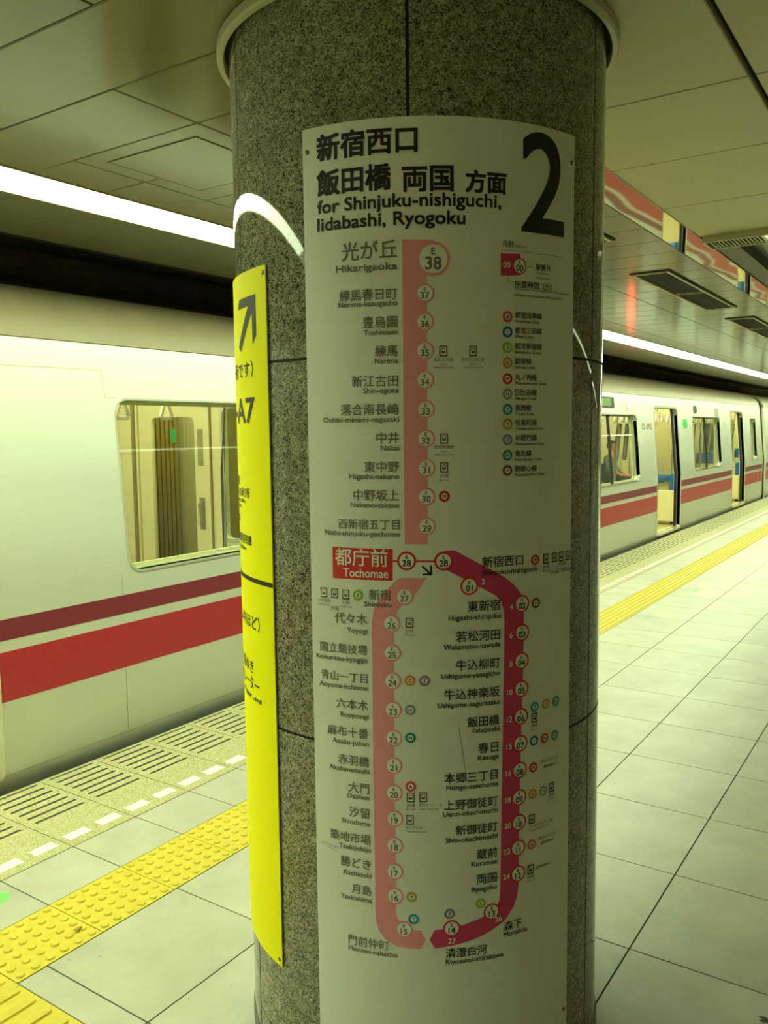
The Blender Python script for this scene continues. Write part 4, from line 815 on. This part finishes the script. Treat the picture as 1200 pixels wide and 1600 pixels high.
def bellows(y0, y1, label):
    g = thing('gangway_bellows', (XM, (y0 + y1) / 2, 0), label, 'gangway', 'gangways between the cars')
    mb = MB(); n = 8
    loop = [(-5.16, .05), (-5.16, 1.95), (-4.32, 1.95), (-4.32, .05)]
    for i in range(n):
        a = y0 + (y1 - y0) * i / n; b = y0 + (y1 - y0) * (i + 1) / n; m_ = (a + b) / 2
        for (x0, z0), (x1, z1) in zip(loop, loop[1:] + loop[:1]):
            def o_(x, z, d): return (x + (-d if x < XM else d), None, z + (d if z > 1 else -d))
            for (ya, da, yb_, db) in ((a, 0, m_, .035), (m_, .035, b, 0)):
                p0, p1 = o_(x0, z0, da), o_(x1, z1, da); q0, q1 = o_(x0, z0, db), o_(x1, z1, db)
                mb.add([(p0[0], ya, p0[2]), (p1[0], ya, p1[2]), (q1[0], yb_, q1[2]), (q0[0], yb_, q0[2])], [(0, 1, 2, 3)])
    mb.build('folded_cover', M_BELL, g)
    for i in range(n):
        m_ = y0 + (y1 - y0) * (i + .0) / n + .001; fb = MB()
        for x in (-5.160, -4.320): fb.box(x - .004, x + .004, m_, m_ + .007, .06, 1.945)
        fb.build('fold_shade_band', mat('fold_shade_brown', (112, 92, 44), .7), g)  # thin dark bands added to give the pleats their shading
    MB().box(-5.1, -4.38, y0, y1, .03, .05).build('floor_plate', M_STEEL, g)
    MB().box(-4.95, -4.45, y0 + .12, y1 - .12, 1.91, 1.93).build('added_lamp', M_LCAR, g)  # added lamp, put inside the gangway only to brighten the folds
    return g
C1E, C2S, C2E, C3S = 4.36, 4.68, 20.35, 20.83
car1 = make_car(-11.2, C1E, [(-9.2, -7.95), (-4.2, -2.95), (.81, 2.055)], [(-7.1, -5.05), (-2.1, -.05), (2.832, 3.99)], 'pale subway car with red and maroon stripes left of the column')
car2 = make_car(C2S, C2E, [(7.28, 8.53), (12.26, 13.49), (17.26, 18.42)], [(5.5, 6.3), (9.36, 11.44), (14.38, 16.36), (19.15, 19.76)], 'pale striped subway car with open doors right of the column')
car3 = make_car(C3S, 36.4, [(22.9, 24.15), (27.9, 29.15), (32.9, 34.1)], [(21.3, 22.1), (25.0, 27.0), (30.0, 32.0), (34.9, 35.6)], 'farthest subway car, its end just showing at the right picture edge', False)
bellows(C1E - .02, C2S + .02, 'tan folded gangway between the left car and the one right of the column'); bellows(C2E - .02, C3S + .02, 'folded gangway at the end of the farthest visible car gap')
# body panel joints of the left car (hairline grooves filled dark)
def hair(car, name, pts, w=.004, m=None):
    mb = MB()
    for (y_a, z_a), (y_b, z_b) in zip(pts[:-1], pts[1:]):
        n = 6
        for i in range(n):
            ya, yb_ = y_a + (y_b - y_a) * i / n, y_a + (y_b - y_a) * (i + 1) / n; za, zb = z_a + (z_b - z_a) * i / n, z_a + (z_b - z_a) * (i + 1) / n
            d = Vector((yb_ - ya, zb - za)).normalized(); nn = Vector((-d.y, d.x)) * w / 2
            pa = [(ya + nn.x, za + nn.y), (yb_ + nn.x, zb + nn.y), (yb_ - nn.x, zb - nn.y), (ya - nn.x, za - nn.y)]
            mb.add([(px(z) + .0012, y_, z) for y_, z in pa], [(0, 1, 2, 3)])
    mb.build(name, m or mat('panel_seam', (168, 166, 130), .5), car)
hair(car1, 'panel_seam', [(.5, 1.90), (2.765, 1.912)]); hair(car1, 'panel_seam', [(2.765, 1.912), (2.775, 1.775), (2.84, 1.775)])
hair(car1, 'panel_seam', [(2.775, .87), (2.775, .77)]); hair(car1, 'panel_seam', [(2.775, .385), (2.775, .06)]); hair(car1, 'panel_seam', [(-2, .052), (4.3, .052)], .003)
hair(car2, 'panel_seam', [(C2S, .052), (C2E, .052)], .003)
def onside(car, name, m, y0, y1, z0, z1, th=.006, r=.01, lbl=None):
    o = sharp(skin(rrect(y0, y1, z0, z1, r, 4), [], th, -th, zc=[]).build(name, m, car)); 
    if lbl: o['label'] = lbl
    return o
fr = onside(car2, 'destination_display', M_DARK, 9.75, 10.56, 1.850, 1.985, .005)
onside(car2, 'display_segment', M_LED, 10.08, 10.44, 1.872, 1.966, .007, .004); onside(car2, 'display_segment', M_LEDR, 9.80, 10.02, 1.872, 1.966, .007, .004)
onside(car2, 'indicator_lamp', M_LRED, 11.12, 11.17, 1.86, 1.95, .03, .02, 'lit red door indicator lamp')
onside(car2, 'indicator_housing', M_ALU, 11.02, 11.26, 1.835, 1.975, .010, .05)
onside(car2, 'priority_sticker', M_GREEN, 13.80, 14.08, 1.575, 1.725, .001, .07, 'green oval sticker')
onside(car2, 'speaker_grille', M_DARK, 14.50, 14.74, 1.83, 1.95, .004, .055); onside(car2, 'vent_cover', mat('vent_grey', (140, 140, 128), .5), 16.02, 16.30, 1.775, 1.935, .004, .01)
onside(car2, 'notice_sticker', M_BLUE, 16.72, 16.80, 1.60, 1.68, .001, .004); onside(car2, 'notice_sticker', M_BLUE, 18.70, 18.80, 1.56, 1.68, .001, .004)
bm = text_bm('12-392', 11.66, 12.12, 1.575, .115, .02); bm.verts.index_update()
MB().add([(px(v.co.y) + .0015, v.co.x, v.co.y) for v in bm.verts], [[v.index for v in f.verts] for f in bm.faces]).build('car_number', mat('number_print', (150, 90, 96), .5), car2); bm.free()
# posters above the far windows
for car, spans in ((car1, [(-1.6, .3), (2.2, 3.6)]), (car2, [(9.3, 11.3), (14.3, 16.4), (18.8, 20.0)])):
    for a, b in spans:
        MB().box(-5.82, -5.81, a, b, 1.78, 1.97).build('advert_panel', M_PRINT, car)
car2_posters = [(12.5, .3), (13.2, .25), (17.5, .3), (18.2, .3), (10.1, .3)]
for yv, w in car2_posters: MB().box(-4.74 - .26, -4.74 + .26, yv, yv + .004, 1.80, 2.1).build('hanging_advert', mat('advert_cream', (226, 210, 160), .5, var=.4, scale=7), car2)

# ================================================================== seated passenger
def skin_body(name, m, parent, verts, edges, radii, root=0, sub=2):
    me = bpy.data.meshes.new(name); me.from_pydata(verts, edges, []); me.update(); o = bpy.data.objects.new(name, me); COL.objects.link(o)
    sk = o.modifiers.new('skin', 'SKIN'); sk.use_smooth_shade = True
    for i, r in enumerate(radii): me.skin_vertices[0].data[i].radius = (r, r) if not isinstance(r, tuple) else r
    me.skin_vertices[0].data[root].use_root = True
    o.modifiers.new('sub', 'SUBSURF').levels = sub; o.modifiers['sub'].render_levels = sub
    bpy.context.view_layer.update(); ev = o.evaluated_get(bpy.context.evaluated_depsgraph_get()); nm = bpy.data.meshes.new_from_object(ev)
    nm.name = name; o.modifiers.clear(); o.data = nm; nm.materials.clear(); nm.materials.append(m)
    for p in nm.polygons: p.use_smooth = True
    if parent: o.parent = parent; o.matrix_parent_inverse = Matrix.Translation(-parent.location)
    return o
PX, PY = -5.62, 16.52
pr_ = thing('person', (PX, PY, .50), 'seated passenger with dark hair in patterned grey clothes, seen through the car window', 'person')
def pv(x, y, z): return (PX + x, PY + y, z)
V = [pv(0, 0, .60), pv(.00, 0, .74), pv(-.03, 0, .90), pv(-.03, 0, 1.02), pv(-.02, 0, 1.10), pv(.0, 0, 1.20),      # spine to head base
     pv(-.03, .16, 1.01), pv(.00, .21, .82), pv(.20, .14, .68), pv(.29, .09, .66),                                   # left arm
     pv(-.03, -.16, 1.01), pv(.00, -.21, .82), pv(.20, -.14, .68), pv(.29, -.07, .66),
     pv(.03, .09, .58), pv(.42, .10, .56), pv(.44, .10, .14), pv(.54, .11, .09),
     pv(.03, -.09, .58), pv(.42, -.10, .56), pv(.44, -.10, .14), pv(.54, -.11, .09)]
Eg = [(0, 1), (1, 2), (2, 3), (3, 4), (4, 5), (3, 6), (6, 7), (7, 8), (8, 9), (3, 10), (10, 11), (11, 12), (12, 13), (0, 14), (14, 15), (15, 16), (16, 17), (0, 18), (18, 19), (19, 20), (20, 21)]
Rr = [(.13, .15), (.12, .14), (.12, .16), (.09, .13), .058, .065, .06, .048, .038, .024, .06, .048, .038, .024, .09, .065, .045, .04, .09, .065, .045, .04]
body = skin_body('body', M_SKIN, pr_, V, Eg, Rr)
bm = bmesh.new(); bmesh.ops.create_uvsphere(bm, u_segments=24, v_segments=18, radius=1)
for v in bm.verts:
    c = v.co.copy(); jaw = 1 - .25 * max(0, -c.z); nose = .022 * math.exp(-((c.y / .16) ** 2 + ((c.z + .05) / .22) ** 2)) if c.x > 0 else 0
    eye = -.008 * math.exp(-(((abs(c.y) - .38) / .16) ** 2 + ((c.z - .08) / .12) ** 2)) if c.x > 0 else 0
    v.co = Vector((PX + .01 + c.x * .093 * jaw + nose + eye, PY + c.y * .075 * jaw, 1.225 + c.z * .115))
MB().bm(bm).build('head', M_SKIN, pr_, True); bm.free()
fc = MB()
for s in (-1, 1):
    fc.frustum((PX + .098, PY + .03 * s, 1.235), .008, .006, .002, 10, 'x'); fc.box(PX + .094, PX + .100, PY + .03 * s - .014, PY + .03 * s + .014, 1.253, 1.258)
fc.build('eyes_and_brows', M_HAIR, pr_)
MB().box(PX + .090, PX + .096, PY - .022, PY + .022, 1.165, 1.172).build('mouth', mat('lips', (180, 90, 80), .5), pr_)
em = MB()
for s in (-1, 1):
    bm = bmesh.new(); bmesh.ops.create_uvsphere(bm, u_segments=10, v_segments=8, radius=1)
    for v in bm.verts: v.co = Vector((PX + v.co.x * .016, PY + s * .076 + v.co.y * .008, 1.222 + v.co.z * .028))
    em.bm(bm); bm.free()
em.build('ears', M_SKIN, pr_, True)
bm = bmesh.new(); bmesh.ops.create_uvsphere(bm, u_segments=26, v_segments=18, radius=1)
for v in list(bm.verts):
    c = v.co.copy()
    v.co = Vector((PX - .006 + c.x * .103, PY + c.y * .090, 1.25 + c.z * .112))
    if c.x > .25 and c.z < .45: v.co.x = PX + .02; 
    if c.z < -.3: v.co.z = 1.20
MB().bm(bm).build('hair', M_HAIR, pr_, True); bm.free()
V2 = [pv(0, 0, .585), pv(0, 0, .74), pv(-.03, 0, .90), pv(-.03, 0, 1.02), pv(-.03, .16, 1.01), pv(.00, .21, .82), pv(.17, .15, .69), pv(-.03, -.16, 1.01), pv(.00, -.21, .82), pv(.17, -.15, .69), pv(-.024, 0, 1.085)]
skin_body('jacket', M_SHIRT, pr_, V2, [(0, 1), (1, 2), (2, 3), (3, 4), (4, 5), (5, 6), (3, 7), (7, 8), (8, 9), (3, 10)], [(.15, .175), (.14, .16), (.135, .18), (.105, .15), .072, .062, .052, .072, .062, .052, .065])
V3 = [pv(.0, 0, .59), pv(.03, .09, .585), pv(.42, .10, .565), pv(.44, .10, .16), pv(.03, -.09, .585), pv(.42, -.10, .565), pv(.44, -.10, .16)]
skin_body('trousers', M_TROU, pr_, V3, [(0, 1), (1, 2), (2, 3), (0, 4), (4, 5), (5, 6)], [.14, .105, .082, .06, .105, .082, .06])
sh = MB()
for s in (-1, 1): sh.bbox(PX + .40, PX + .64, PY + s * .105 - .045, PY + s * .105 + .045, .056, .13, .03)
sh.build('shoes', M_DARK, pr_, True)
hd = MB()
for s in (-1, 1):
    hx, hy, hz = PX + .29, PY + .08 * s, .655
    hd.tube([(hx - .03, hy, hz), (hx + .05, hy - .01 * s, hz - .006)], [.028, .034], 10)
    for k in range(4):
        yy = hy + (-.026 + .0165 * k); l = (.052, .064, .060, .046)[k]
        hd.tube([(hx + .04, yy, hz), (hx + .06 + l * .4, yy, hz + .004), (hx + .06 + l * .8, yy, hz - .014)], [.0095, .009, .0075], 8)
    hd.tube([(hx, hy - .03 * s, hz), (hx + .035, hy - .048 * s, hz + .004), (hx + .062, hy - .05 * s, hz - .004)], [.012, .010, .008], 8)
hd.build('hands', M_SKIN, pr_, True)

bpy.data.objects.remove(TXT_O)
